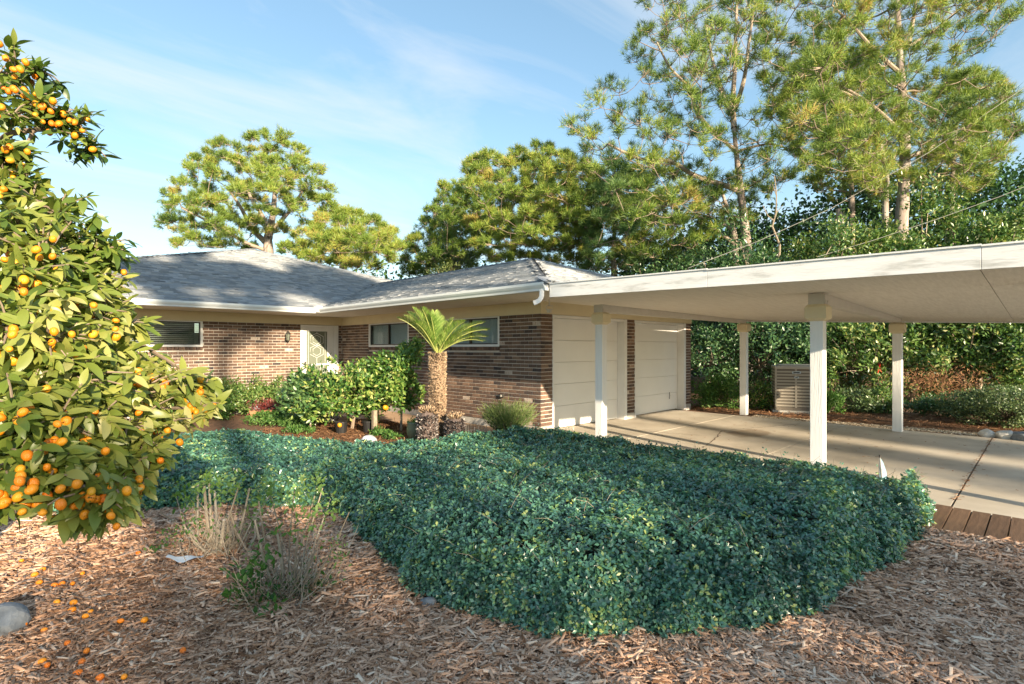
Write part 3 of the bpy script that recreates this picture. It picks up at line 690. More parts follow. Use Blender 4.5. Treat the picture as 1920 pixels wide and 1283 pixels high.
# ------------------------------------------------------------------ carport
cp = empty('carport', (9, 2, 0), 'white flat roofed carport on square posts beside the garage', 'carport')
X0, X1, Y0, Y1 = 5.8, 12.7, -.35, EY-.03
def zs(x, y):
    t = (x-X0)/(X1-X0); return (2.14+.0185*y)*(1-t)+(1.94+.0385*y)*t
def slabq(xa, xb, ya, yb, dz0, dz1, mat, name, parent=cp, bevel=0):
    m = MB(); q = [(xa,ya),(xb,ya),(xb,yb),(xa,yb)]
    m.hexa([(x,y,zs(x,y)+dz0) for x,y in q], [(x,y,zs(x,y)+dz1) for x,y in q]); return m.obj(name, mat, parent, bevel=bevel)
slabq(X0+.03, X1-.03, Y0+.03, Y1, .014, .17, M['white'], 'roof_deck')
xs = [X0+.045]+[X0+.045+1.14*k for k in range(1, 7)]; xs[-1] = X1-.04
yl = [Y0+.045, .38, 2.69, Y1]
for i in range(6):
    for j in range(3): slabq(xs[i]+.003, xs[i+1]-.003, yl[j]+.003, yl[j+1]-.003, 0, .012, M['soffit'], 'soffit_panel')
fy = [Y0, .37, 2.69, Y1]
for j in range(3):
    m = MB(); ya, yb = fy[j]+.0015, fy[j+1]-.0015
    m.hexa([(X0,ya,zs(X0,ya)-.004),(X0+.04,ya,zs(X0,ya)-.004),(X0+.04,yb,zs(X0,yb)-.004),(X0,yb,zs(X0,yb)-.004)], [(X0,ya,zs(X0,ya)+.195),(X0+.04,ya,zs(X0,ya)+.195),(X0+.04,yb,zs(X0,yb)+.185),(X0,yb,zs(X0,yb)+.185)])
    m.obj('fascia', M['fascia'], cp, bevel=.002)
m = MB(); ya, yb = Y0, Y1
m.hexa([(X1-.035,ya,zs(X1,ya)-.02),(X1,ya,zs(X1,ya)-.02),(X1,yb,zs(X1,yb)-.02),(X1-.035,yb,zs(X1,yb)-.02)], [(X1-.035,ya,zs(X1,ya)+.18),(X1,ya,zs(X1,ya)+.18),(X1,yb,zs(X1,yb)+.18),(X1-.035,yb,zs(X1,yb)+.18)])
m.obj('fascia', M['fascia'], cp)
m = MB(); m.hexa([(X0+.04,Y0,zs(X0,Y0)-.004),(X1-.04,Y0,zs(X1,Y0)-.02),(X1-.04,Y0+.04,zs(X1,Y0)-.02),(X0+.04,Y0+.04,zs(X0,Y0)-.004)], [(X0+.04,Y0,zs(X0,Y0)+.19),(X1-.04,Y0,zs(X1,Y0)+.18),(X1-.04,Y0+.04,zs(X1,Y0)+.18),(X0+.04,Y0+.04,zs(X0,Y0)+.19)]); m.obj('fascia', M['fascia'], cp)
m = MB(); m.box((X0-.012, Y0-.01, 0), (X0+.02, Y1, .01))
me_ = MB(); 
for j in range(3):
    ya, yb = fy[j], fy[j+1]
    me_.hexa([(X0-.014,ya,zs(X0,ya)+.190),(X0+.06,ya,zs(X0,ya)+.190),(X0+.06,yb,zs(X0,yb)+.183),(X0-.014,yb,zs(X0,yb)+.183)], [(X0-.014,ya,zs(X0,ya)+.205),(X0+.06,ya,zs(X0,ya)+.205),(X0+.06,yb,zs(X0,yb)+.198),(X0-.014,yb,zs(X0,yb)+.198)])
me_.obj('drip_edge', M['white'], cp)
# posts at their photographed feet
pp = [G(1127,824), G(1534,891), G(1395,778), G(1683,809)]
def beam(a, b, ha, hb, wd):
    a = np.array(a[:2]); b = np.array(b[:2]); d = (b-a)/np.linalg.norm(b-a); s = np.array([-d[1], d[0]])*wd/2
    q = [a-s, b-s, b+s, a+s]; hh = [ha, hb, hb, ha]
    m = MB(); m.hexa([(*p_, zs(*p_)-h) for p_, h in zip(q, hh)], [(*p_, zs(*p_)-.001) for p_ in q]); return m
def post(p, back):
    x, y = p.x, p.y; z1 = zs(x, y); h = .07; ct = z1-(.13 if not back else .075); cb_ = ct-.165
    m = MB(); m.box((x-h, y-h, 0.0), (x+h, y+h, cb_+.02)); po = m.obj('post', M['post'], cp, bevel=.006)
    m = MB(); V = []; ring = [(.07, cb_-.035), (.115, cb_), (.115, ct-.035), (.085, ct)]
    for r_, z in ring: V += [(x-r_,y-r_,z),(x+r_,y-r_,z),(x+r_,y+r_,z),(x-r_,y+r_,z)]
    m.add(V, [(i*4+k, i*4+(k+1)%4, i*4+4+(k+1)%4, i*4+4+k) for i in range(3) for k in range(4)]+[(3,2,1,0),(12,13,14,15)]); m.obj('capital', M['cream'], po, bevel=.004)
    if not back:
        m = MB(); m.box((x-.085, y-.085, ct), (x+.085, y+.085, z1-.002)); m.obj('neck_block', M['greybeam'], po, bevel=.003)
        m = MB()
        for q in (-.045, .045): m.box((x-.03+q, y-.1, ct+.02), (x+.0+q, y-.086, ct+.05))
        m.box((x-.085, y-.093, ct+.01), (x+.085, y-.087, z1-.02)); m.obj('bracket', M['greybeam'], po)
for i, p in enumerate(pp): post(p, i > 1)
p0 = Vector((7.0, -.2, 0)); post(p0, False); p5 = Vector((11.9, -.2, 0)); post(p5, True)
for a, b in ((pp[0], pp[2]), (pp[1], pp[3]), (p0, p5)):
    beam(a, b, .13, .075, .11).obj('beam', M['greybeam'], cp)

# ------------------------------------------------------------------ boardwalk planks
bw = sheet('boardwalk_base', [(5.43,-6),(XF-.01,-6),(XF-.01,.97),(5.43,.97)], -.03, M['soil'])
bk = empty('boardwalk', (6,0,0), 'brown wooden boardwalk of short planks between mulch and driveway', 'boardwalk')
y = .86
pm = [MB().box((-.56,-.061,-.03),(.50,.061,0), t).mesh('plank', M['wood']) for t in (.35,.5,.62,.45)]
for k in range(34):
    o = inst('plank', pm[k % 4], bk, Matrix.Translation((5.93, y-.061-k*.131, .018+rng.normal()*.002)) @ Matrix.Rotation(rng.normal()*.004, 4, 'Z'))

# ------------------------------------------------------------------ foliage builders
def mkobj(name, V, Fc, T_, mat, parent=None, kind=None, smooth=False):
    o = inst(name, fast_mesh(name, V, Fc, mat, T_, smooth), parent)
    if kind: o['kind'] = kind
    return o
def leaves(P, D_, Nn, size, asp, tint, tmpl=LEAF2):
    S = np.stack([size*asp, size, size*asp*1.0], axis=-1)
    return scatter(tmpl[0], tmpl[1], P, basis(D_, Nn), S, tint)

def bush(name, label, cat, c, rad, n, size, mat, group=None, trunk=None, lumps=40, asp=.5, twigs=True, open_=.55, tbase=.5, tvar=.25, zmin=.02, tmat='twig', lr=.30, zmax=99):
    """irregular shrub / tree crown of leaf clumps on twigs. c = crown centre, rad = radii"""
    c = np.array(c, float); rad = np.array(rad, float)
    base = (c[0], c[1], 0)
    e = empty(name, base, label, cat, group)
    d = rdir(lumps); rr = (rng.random(lumps)**.45)*.86
    wobl = 1+.22*np.sin(d[:, 0]*3.1+c[0])*np.cos(d[:, 2]*4.3+c[1])+rng.normal(size=lumps)*.10
    LC = c+d*rad*(rr*wobl)[:, None]; LC[:, 2] = np.maximum(LC[:, 2], zmin+.05)
    lrad = rad*lr*(.6+.8*rng.random(lumps))[:, None]
    idx = rng.integers(0, lumps, n)
    dd = rdir(n); rr2 = rng.random(n)**open_
    P = LC[idx]+dd*lrad[idx]*rr2[:, None]; P[:, 2] = np.clip(P[:, 2], zmin, zmax-.25*rng.random(n))
    outw = norm((P-LC[idx])/lrad[idx]*.7+(P-c)/rad*.6+np.array([0,0,.45]))
    dr = norm(outw*.5+rdir(n)*.8); nn = norm(outw+rdir(n)*.55)
    tl = np.clip(tbase+rng.normal(size=lumps)*.10, 0, 1)
    T_ = np.clip(tl[idx]+rng.normal(size=n)*tvar, 0, 1)
    V, Fc, TT = leaves(P, dr, nn, size*(.7+.6*rng.random(n)), asp, T_)
    mkobj('foliage', V, Fc, TT, mat, e, kind='stuff')
    m = MB()
    if trunk: top = c-np.array([0,0,rad[2]*.4]); r0 = trunk
    else: top = np.array([c[0], c[1], max(.05, c[2]-rad[2]*.6)]); r0 = .02*max(1, rad[2]*1.5)
    m.tube([base, (base[0]+rng.normal()*.03, base[1], top[2]*.5), tuple(top)], [r0, r0*.85, r0*.7], 7)
    for i in range(lumps):
        q = LC[i]; mid = top*.45+q*.55+np.array([0,0,-.08*rad[2]])+rng.normal(size=3)*.05*rad
        m.tube([top, mid, q], [r0*.45, r0*.25, r0*.1], 4, t=float(rng.random()), caps=False)
    m.obj('stem', M[tmat], e)
    return e

# ---------------------------- pines
def pine(label, trunk, tr, D, outline, spacing, limbs=(), mat='needle', fill=.8, dens=1.0, zdepth=2.4, tint=.5, group='pine trees behind the house', nl=.29, name='pine_tree', explicit=()):
    """trunk: [(px,py)...] from low to high in photo pixels at distance D; crown outline polygon in pixels;
    every point becomes a real position at its own depth round D"""
    base = W(trunk[0][0], trunk[0][1], D); base.z = 0
    e = empty(name, base, label, 'tree', group)
    pts = [base]+[W(a, b, D) for a, b in trunk]
    k = len(pts); rs = [tr*(1-.72*i/(k-1)) for i in range(k)]
    m = MB()
    def smoothpts(P, R, n=4):
        P = np.array([tuple(p) for p in P]); O = []; RR = []
        for i in range(len(P)-1):
            p0 = P[max(i-1, 0)]; p1 = P[i]; p2 = P[i+1]; p3 = P[min(i+2, len(P)-1)]
            for j in range(n):
                t = j/n; O.append(.5*((2*p1)+(-p0+p2)*t+(2*p0-5*p1+4*p2-p3)*t*t+(-p0+3*p1-3*p2+p3)*t**3)); RR.append(R[i]*(1-t)+R[i+1]*t)
        O.append(P[-1]); RR.append(R[-1]); return np.array(O), np.array(RR)
    O, RR = smoothpts(pts, rs); RR = RR*(1+.05*rng.normal(size=len(RR)))
    m.tube(O, RR, 10); m.obj('trunk', M['bark'], e, smooth=True)
    nodes = [(O[i], RR[i]) for i in range(len(O)) if O[i][2] > O[-1][2]*.35]
    lb = MB()
    for li, (lp, r0) in enumerate(limbs):
        P_ = [W(a, b, D+d) for a, b, d in lp]; R_ = [r0*(1-.65*i/(len(P_)-1)) for i in range(len(P_))]
        o_, r_ = smoothpts(P_, R_); lb.tube(o_, r_, 7, caps=False, t=.7); nodes += [(o_[i], r_[i]) for i in range(1, len(o_))]
    NP = np.array([n_[0] for n_ in nodes]); NR = np.array([n_[1] for n_ in nodes])
    poly = np.array(outline, float); lo_, hi_ = poly.min(0), poly.max(0)
    cl = []; tries = 0
    while tries < 6000:
        tries += 1
        q = lo_+(hi_-lo_)*rng.random(2)
        if not inpoly(q[None], outline)[0]: continue
        edge = polydist(q[None], outline)[0]
        dd = rng.normal()*zdepth*min(1, .35+edge/(.35*(hi_[0]-lo_[0])))
        if all((q[0]-a[0])**2+(q[1]-a[1])**2*1.5+((dd-a[2])*F/D*.55)**2 > spacing**2 for a in cl): cl.append((q[0], q[1], dd))
    cl = [c_ for c_ in cl if rng.random() < fill or polydist(np.array([[c_[0], c_[1]]]), outline)[0] < spacing*.35]
    cl += list(explicit)
    TP = []; TD = []; TT = []
    CC = np.array([tuple(W(a, b, D+d_)) for a, b, d_ in cl]); left = list(range(len(CC))); order_ = []
    def dmat(A, B): return np.linalg.norm(A[:, None]-B[None], axis=2)+np.maximum(0, B[None, :, 2]-A[:, None, 2]+.1)*1.2
    dm = dmat(CC, NP); best = dm.min(1); bi = dm.argmin(1); NPl = [*NP]; NRl = [*NR]
    while left:
        i = min(left, key=lambda t: best[t]); left.remove(i); cc = CC[i]; s0 = NPl[bi[i]]; rr0 = NRl[bi[i]]; k0 = len(NPl)
        ln = np.linalg.norm(cc-s0); side_ = rng.normal(size=3)*.09*ln
        m1 = s0*.66+cc*.34+np.array([0,0,-.05*ln])+side_; m2 = s0*.33+cc*.67+np.array([0,0,-.07*ln])+side_*.8
        r1 = float(np.clip(min(rr0*.72, .012+.022*ln), .014, .07)); order_.append((i, s0, m1, m2, r1))
        new = np.array([m1, m2, cc*.8+m2*.2]); NPl += [*new]; NRl += [r1*.85, r1*.7, r1*.55]
        if left:
            d2_ = dmat(CC[left], new)*1.05
            for q_, t_ in enumerate(left):
                if d2_[q_].min() < best[t_]: best[t_] = d2_[q_].min(); bi[t_] = k0+int(d2_[q_].argmin())
    for (i_, s0, m1, m2, r1) in order_:
        cc = CC[i_]; lb.tube([s0, m1, m2, cc], [r1, r1*.85, r1*.7, .012], 5, caps=False, t=float(.2+.5*rng.random()))
        cr_ = spacing*D/F*(.52+.38*rng.random()); tcl = tint+rng.normal()*.15
        nt_ = int(21*dens*(.7+.6*rng.random()))
        axis = norm((cc-s0)[None])[0]*.5+np.array([0,0,.75])
        for q in range(6):
            d2 = norm((rdir(1)[0]*.9+axis)[None])[0]; en = cc+d2*cr_*np.array([1,1,.62])*(.5+.5*rng.random())
            md_ = (cc+en)/2-np.array([0,0,.08*cr_]); lb.tube([cc, md_, en], [.014,.010,.007], 3, caps=False, t=float(.2+.6*rng.random()))
            for w_ in range(max(1, nt_//6)):
                f_ = .45+.55*rng.random(); pt = cc+(en-cc)*f_+rng.normal(size=3)*.13*cr_
                TP.append(pt); TD.append(norm((d2+np.array([0,0,.5])+rng.normal(size=3)*.35)[None])[0]); TT.append(tcl)
    TP, TD, TT = np.array(TP), np.array(TD), np.array(TT); nn = 16
    n = len(TP); P = np.repeat(TP, nn, 0)+rng.normal(size=(n*nn, 3))*.02
    Dn = norm(np.repeat(TD, nn, 0)*.75+rdir(n*nn)*.85)
    P = P+np.repeat(TD, nn, 0)*(rng.random(n*nn)*.14)[:, None]
    T_ = np.clip(np.repeat(TT, nn)+rng.normal(size=n*nn)*.14+(rng.random(n*nn) < .025)*.5, 0, 1)
    wdt = .013*max(1, D/17)
    S = np.stack([np.full(n*nn, wdt), nl*(.65+.5*rng.random(n*nn)), np.ones(n*nn)], -1)
    V, Fc, TT2 = scatter(NEED[0], NEED[1], P, basis(Dn, rdir(n*nn)), S, T_)
    mkobj('needles', V, Fc, TT2, M[mat], e, kind='stuff')
    lb.obj('branches', M['twig'], e)
    return e

# left round pine behind the main roof
pine('large round-crowned pine standing alone behind the left roof peak', [(503,470),(503,445),(512,400),(516,350)], .34, 30,
     [(312,380),(318,350),(350,335),(356,300),(398,285),(400,262),(440,268),(500,252),(545,270),(582,300),(605,345),(622,380),(618,415),(590,430),(560,425),(530,440),(450,440),(480,468),(400,470),(332,465),(340,440),(310,425)],
     26, limbs=[([(498,455,0),(470,425,.3),(452,390,-.3),(425,350,-.8)], .17), ([(508,440,0),(492,405,.6),(470,370,1),(462,345,1)], .15), ([(500,470,0),(460,455,-.5),(420,430,-1),(370,405,-1.4),(340,390,-1.6)], .11), ([(512,430,0),(540,400,.8),(560,370,1),(575,345,1)], .13)],
     fill=.58, dens=1.7, tint=.55)
pine('low spreading pine just right of the lone round pine', [(640,520),(650,470),(655,440)], .22, 28,
     [(530,470),(560,440),(600,420),(625,398),(660,402),(700,415),(740,440),(752,465),(735,490),(700,505),(640,505),(590,495)], 24, fill=.85, dens=1.5, tint=.62)
pine('dark narrow pine at the left end of the middle tree group', [(800,540),(805,460),(815,400)], .2, 33,
     [(760,520),(758,470),(790,420),(815,375),(840,345),(870,350),(900,400),(910,450),(890,500),(830,520)], 25, fill=.9, dens=1.6, tint=.4)
pine('broad bright pine in the middle behind the wing roof', [(955,520),(965,450),(985,380),(1000,330)], .26, 27,
     [(868,420),(872,360),(882,300),(905,290),(935,300),(975,288),(1010,276),(1050,285),(1085,300),(1120,320),(1130,380),(1120,440),(1090,490),(1010,495),(930,490),(890,470)], 25, fill=.86, dens=1.7, tint=.6,
     limbs=[([(965,450,0),(930,410,-.8),(905,380,-1.2)],.1), ([(975,420,0),(1030,370,1),(1060,330,1.2)],.1)])
pine('thin bluish pine between the middle pine and the tall forked pine', [(1150,520),(1152,400),(1150,330)], .15, 26,
     [(1095,510),(1085,420),(1110,350),(1150,290),(1190,330),(1220,400),(1215,480),(1180,510)], 26, fill=.7, dens=1.3, mat='needledark', tint=.5)
# tall forked pine
pine('tall forked pine with a long bare limb reaching left', [(1401,495),(1398,440),(1390,370),(1382,300),(1376,240)], .24, 21,
     [(1062,235),(1100,215),(1125,160),(1150,148),(1178,190),(1200,240),(1190,150),(1185,90),(1210,50),(1220,-20),(1280,-90),(1420,-120),(1440,10),(1420,90),(1400,150),(1380,200),(1420,205),(1480,220),(1500,270),(1490,330),(1440,370),(1400,330),(1380,260),(1330,290),(1350,350),(1240,430),(1180,400),(1120,330),(1080,280)], 33,
     limbs=[([(1381,355,0),(1350,345,-.3),(1300,328,-.7),(1258,303,-1),(1200,298,-1.3),(1140,270,-1.5)], .12),
            ([(1376,240,0),(1374,190,.3),(1378,120,.4),(1380,40,.4),(1384,-40,.4)], .12), ([(1372,215,0),(1350,160,.4),(1335,110,.6),(1322,40,.8)], .11), ([(1376,210,0),(1395,150,-.5),(1404,80,-.6),(1415,10,-.8)], .10),
            ([(1345,255,0),(1310,215,-.2),(1290,165,-.2),(1255,125,-.4),(1232,80,-.4)], .09), ([(1379,282,0),(1345,255,0)], .1), ([(1378,285,0),(1440,270,.5),(1480,280,.8)], .06)],
     fill=.58, dens=.9, tint=.42, group='tall pines over the carport')
pine('slim grey-trunked pine leaning beside the tall forked pine', [(1379,495),(1375,430),(1360,380),(1350,350)], .17, 23,
     [(1150,430),(1180,350),(1230,320),(1300,330),(1350,360),(1380,330),(1420,360),(1400,420),(1330,440),(1300,480),(1240,490),(1180,480)], 30,
     limbs=[([(1375,455,0),(1340,430,-.3),(1320,410,-.5),(1290,400,-.6)], .08), ([(1370,430,0),(1335,408,.3),(1300,400,.6)], .06)], fill=.6, dens=1.1, tint=.5, group='tall pines over the carport')
# tall pine right
pine('tallest pine with a thick straight trunk at the right', [(1689,460),(1692,390),(1696,320),(1696,240),(1690,150),(1684,60),(1682,-30)], .27, 20.5,
     [(1440,200),(1420,130),(1440,60),(1450,-30),(1500,-110),(1640,-130),(1800,-110),(1905,-10),(1900,60),(1850,90),(1800,120),(1770,140),(1830,150),(1885,180),(1912,240),(1870,300),(1800,330),(1730,300),(1720,230),(1690,290),(1620,330),(1560,300),(1520,240)], 34,
     limbs=[([(1694,300,0),(1740,280,.4),(1765,265,.6),(1810,262,1)], .08), ([(1690,140,0),(1640,95,-.4),(1600,50,-.6),(1560,10,-.8)], .09), ([(1705,80,0),(1715,20,.2),(1720,-30,.3)], .08), ([(1692,250,0),(1650,210,-.6),(1610,180,-1),(1560,150,-1.4),(1520,100,-1.5)], .07), ([(1700,90,0),(1760,50,.3),(1810,10,.6),(1850,0,.8)], .06)],
     fill=.52, dens=1.05, tint=.5, group='tall pines over the carport')
pine('forked pine with twisting limbs left of the tallest pine', [(1660,400),(1662,330),(1650,270),(1640,220)], .12, 19,
     [(1480,170),(1500,120),(1560,100),(1600,130),(1640,180),(1690,200),(1680,260),(1700,330),(1640,370),(1590,330),(1520,320),(1480,260)], 30,
     limbs=[([(1648,265,0),(1610,190,-.2),(1560,165,-.4),(1520,140,-.5)], .07), ([(1640,230,0),(1620,215,0),(1600,200,.3),(1590,230,.6)], .05)], fill=.42, dens=1.0, tint=.55, group='tall pines over the carport')
pine('pine with pale trunk standing behind the forked pine', [(1596,460),(1597,380),(1594,300),(1590,200),(1585,120)], .18, 25,
     [(1500,330),(1470,240),(1440,180),(1480,100),(1540,40),(1620,60),(1650,160),(1640,260),(1660,340),(1580,380)], 32, fill=.42, dens=.9, tint=.45, group='tall pines over the carport')
pine('short bushy pine at the right edge beside the tallest pine', [(1787,440),(1786,340),(1790,270),(1800,200)], .14, 23,
     [(1720,330),(1740,250),(1770,170),(1800,140),(1840,140),(1880,170),(1885,230),(1912,250),(1880,300),(1850,345),(1800,370),(1740,360)], 28, fill=.62, dens=1.05, tint=.48, group='tall pines over the carport')
# dead snags
sn = empty('dead_snag', (0,0,0), 'short broken bare trunk with a stub above the carport roof', 'tree trunk'); b0 = W(1583,480,18); sn.location = (b0.x, b0.y, 0)
m = MB(); m.tube([(b0.x,b0.y,0), tuple(W(1582,455,18)), tuple(W(1576,420,18)), tuple(W(1572,392,18))], [.16,.12,.11,.09], 8); m.tube([tuple(W(1577,422,18)), tuple(W(1566,412,18))], [.05,.03], 6); m.obj('trunk', M['bark'], sn)
ds = empty('bare_sapling', (0,0,0), 'thin leafless grey sapling in front of the dark evergreens', 'tree'); b0 = W(1450,470,17.5); ds.location = (b0.x, b0.y, 0)
m = MB()
for pl, r0 in (([(1462,460),(1448,425),(1455,400),(1456,365),(1452,330)], .035), ([(1452,415),(1440,405),(1430,385)], .02), ([(1455,400),(1468,385)], .015), ([(1456,368),(1448,345)], .015)):
    m.tube([tuple(W(a,b,17.5)) for a, b in pl], np.linspace(r0, r0*.4, len(pl)), 6)
m.tube([(b0.x,b0.y,0), tuple(W(1462,460,17.5))], [.045,.035], 6); m.obj('trunk', M['stem'], ds)

# ---------------------------- broadleaf woodland behind the carport, each tree its own crown
def WP(px, D, z): q = W(px, 600, D); return (q.x, q.y, z)
wood = [ # px, D, z centre, rx, rz, leaves, label, mat
 (1245,21,3.2,2.3,2.6,9000,'dark evergreen showing over the roof just left of the forked pine','darkleaf'),
 (1340,19,3.4,2.4,2.6,11000,'dark evergreen behind the forked pine trunks','darkleaf'),
 (1455,17.5,3.3,2.3,2.7,12000,'dark glossy evergreen behind the bare sapling','darkleaf'),
 (1540,17.8,3.6,2.3,2.7,13000,'sunlit evergreen behind the broken snag','oakleaf'),
 (1640,17.5,3.5,2.2,2.7,13000,'bright evergreen left of the tallest pine trunk','oakleaf'),
 (1745,17,3.7,2.2,2.9,14000,'tall leafy evergreen right of the tallest pine trunk','oakleaf'),
 (1835,16.5,3.8,2.0,2.8,13000,'pointed leafy evergreen rising at the far right','oakleaf'),
 (1935,16.5,3.2,1.9,2.7,10000,'evergreen cut by the right edge of the picture','oakleaf'),
 (1330,17.0,1.6,1.5,1.6,7000,'blue-green shrub in shade beside the brick garage corner','darkleaf'),
 (1425,16.4,1.6,1.6,1.6,8000,'shaded shrub behind the air conditioner','darkleaf'),
 (1530,15.6,1.5,1.5,1.6,9000,'glossy shrub between the air conditioner and the post','darkleaf'),
 (1610,15.0,1.5,1.4,1.6,9000,'glossy shrub behind the red bract','oakleaf'),
 (1710,14.6,1.5,1.4,1.6,10000,'bright leafy shrub right of the rear carport post','oakleaf'),
 (1800,14.0,1.6,1.4,1.6,10000,'leafy shrub above the brown dead branches','oakleaf'),
 (1890,13.6,1.5,1.3,1.6,9000,'leafy shrub behind the clipped boxwood','oakleaf'),
 (1985,13.0,1.6,1.3,1.7,6000,'leafy shrub outside the right edge behind the boxwood','oakleaf')]
for px, D, zc, rx, rz, n, lab, mt in wood:
    q = WP(px, D, zc)
    bush('evergreen_tree' if zc > 2.5 else 'evergreen_shrub', lab, 'tree' if zc > 2.5 else 'shrub', q, (rx, rx, rz), n, .13 if zc > 2.5 else .115, M[mt], 'evergreens behind the carport', trunk=.10 if zc > 2.5 else .05, lumps=46, asp=.42, open_=.55, tbase=.5, tvar=.32, lr=.25)
# far woodland mass closing the gaps
n = 56000; a = rng.random(n); q0, q1 = np.array(WP(1180,29,0)), np.array(WP(2150,24,0))
P = q0+(q1-q0)*a[:, None]+np.column_stack([rng.normal(size=n)*1.0, rng.normal(size=n)*1.0, np.zeros(n)])
P[:, 2] = rng.random(n)**.8*(7.4+2.2*np.clip(a*1.6, 0, 1)+1.0*wob(a*14, a*3))
V, Fc, TT = leaves(P, rdir(n), rdir(n), .26*(.6+.8*rng.random(n)), .55, np.clip(.35+rng.normal(size=n)*.2, 0, 1))
o = mkobj('distant_woodland', V, Fc, TT, M['darkleaf'], kind='stuff'); tag(o, 'far dark evergreen woodland closing the view behind the trees', 'woodland')
n = 12000; a = rng.random(n); q0, q1 = np.array(WP(520,38,0)), np.array(WP(1200,32,0))
P = q0+(q1-q0)*a[:, None]+np.column_stack([rng.normal(size=n)*1.2, rng.normal(size=n)*1.2, np.zeros(n)])
P[:, 2] = rng.random(n)*(6.4+1.2*wob(a*14, a*3+2))
V, Fc, TT = leaves(P, rdir(n), rdir(n), .3*(.6+.8*rng.random(n)), .5, np.clip(.5+rng.normal(size=n)*.2, 0, 1))
o = mkobj('distant_treeline', V, Fc, TT, M['oakleaf'], kind='stuff'); tag(o, 'low far treeline showing just over the roof ridge', 'woodland')
# greyish cedar next to dark narrow pine
q = WP(852,30,6.6); bush('cedar_tree', 'grey-green fine-leaved cedar in front of the middle pines', 'tree', q, (1.9,1.9,3.3), 9000, .13, M['rosemary'], trunk=.12, lumps=60, asp=.35, tbase=.75)
q = WP(845,27.5,4.3); bush('cedar_tree', 'low pale olive tree behind the wing roof ridge', 'tree', q, (2.3,2.3,1.6), 6000, .13, M['rosemary'], trunk=.1, lumps=40, asp=.35, tbase=.9)

# lower plants along the back of the driveway
low = [(1325,13.6,.35,.5,.42,2200,'yellow-green shrub at the brick garage corner','weed'),(1358,13.4,.42,.5,.48,2500,'rounded leafy shrub left of the far carport post','weed'),
       (1425,13.2,.3,.42,.38,1700,'small leafy shrub left of the air conditioner','citrus'),(1555,12.4,.28,.35,.34,1500,'grassy green plant right of the front post','weed'),
       (1610,12.6,.3,.6,.4,2500,'low shrub with pale stems left of the rear post','box'),(1655,12.4,.28,.5,.36,2200,'low green shrub just behind the rear post','oakleaf'),
       (1740,11.9,.2,.5,.27,2200,'low dark ground plant right of the rear post','darkleaf'),(1790,11.7,.2,.45,.26,1800,'low dark plant next to the clipped boxwood','darkleaf')]
for px, D, zc, rx, rz, n, lab, mt in low:
    bush('low_shrub', lab, 'shrub', WP(px, D, zc), (rx, rx, rz), n, .07, M[mt], 'low plants behind the driveway', lumps=26, asp=.42, lr=.34)
bush('boxwood', 'rounded clipped boxwood with pale glossy leaves at the right edge', 'shrub', WP(1890,10.35,.40), (1.05,1.05,.47), 17000, .045, M['box'], lumps=160, asp=.55, lr=.22, open_=.4, tbase=.55, tvar=.3)
# dead brown branches
n = 2200; c0 = np.array(WP(1755,13.1,.7)); P = c0+rng.normal(size=(n,3))*np.array([.5,.5,.2])
V, Fc, TT = leaves(P, rdir(n)+np.array([0,0,-.4]), rdir(n), .09*np.ones(n), .12, np.clip(.6+rng.normal(size=n)*.25,0,1))
o = mkobj('dead_branches', V, Fc, TT, M['straw']); tag(o, 'heap of brown dead twigs and needles under the leafy shrubs', 'brush', kind='stuff')
# grassy yucca
m = MB(); b0 = np.array(WP(1552,12.3,0)); yu = empty('yucca', b0, 'spiky yucca with long narrow leaves right of the front post', 'plant')
for k in range(34):
    a = rng.random()*6.28; l = .5+.45*rng.random(); sp = .2+.5*rng.random(); d = np.array([cos(a), sin(a), 0]); s = np.array([-sin(a), cos(a), 0])*.014
    P = [b0+d*sp*l*t+np.array([0,0,l*(t-.35*sp*t*t)]) for t in (0,.35,.7,1)]
    m.add([P[0]-s,P[0]+s,P[1]+s,P[1]-s,P[2]+s*.8,P[2]-s*.8,P[3]], [(0,1,2,3),(3,2,4,5),(5,4,6)], float(rng.random()))
m.obj('leaves', M['weed'], yu)
# red bract
q = W(1649,690,13.9); rb_ = empty('red_bromeliad', q, 'bright red bract hanging among the dark shrubs', 'flower'); m = MB()
for k in range(9):
    d = rdir(1)[0]*np.array([.05,.05,.10]); s = norm(rdir(1))[0]*.02; c0 = np.array(q); m.add([c0, c0+d+s, c0+d*2, c0+d-s], [(0,1,2),(0,2,3)], float(rng.random()))
m.obj('petals', M['red'], rb_)

# ---------------------------- gravel
n = 6500; P = np.column_stack([12.05+rng.random(n)*.5, -4+rng.random(n)*8.6, np.full(n,-.012)]); P[:,0] += .12*np.sin(P[:,1]*1.3)
ICO = (np.array([[1,0,0],[-1,0,0],[0,1,0],[0,-1,0],[0,0,1],[0,0,-.6]])*.5, np.array([[0,2,4],[2,1,4],[1,3,4],[3,0,4]]))
V, Fc, TT = scatter(ICO[0], ICO[1], P, basis(rdir(n)*np.array([1,1,.2]), np.tile([0,0,1.],(n,1))), .03*(.5+rng.random(n)), rng.random(n))
o = mkobj('gravel', V, Fc, TT, M['gravel']); tag(o, 'strip of tan gravel along the back edge of the driveway', 'gravel', kind='stuff')

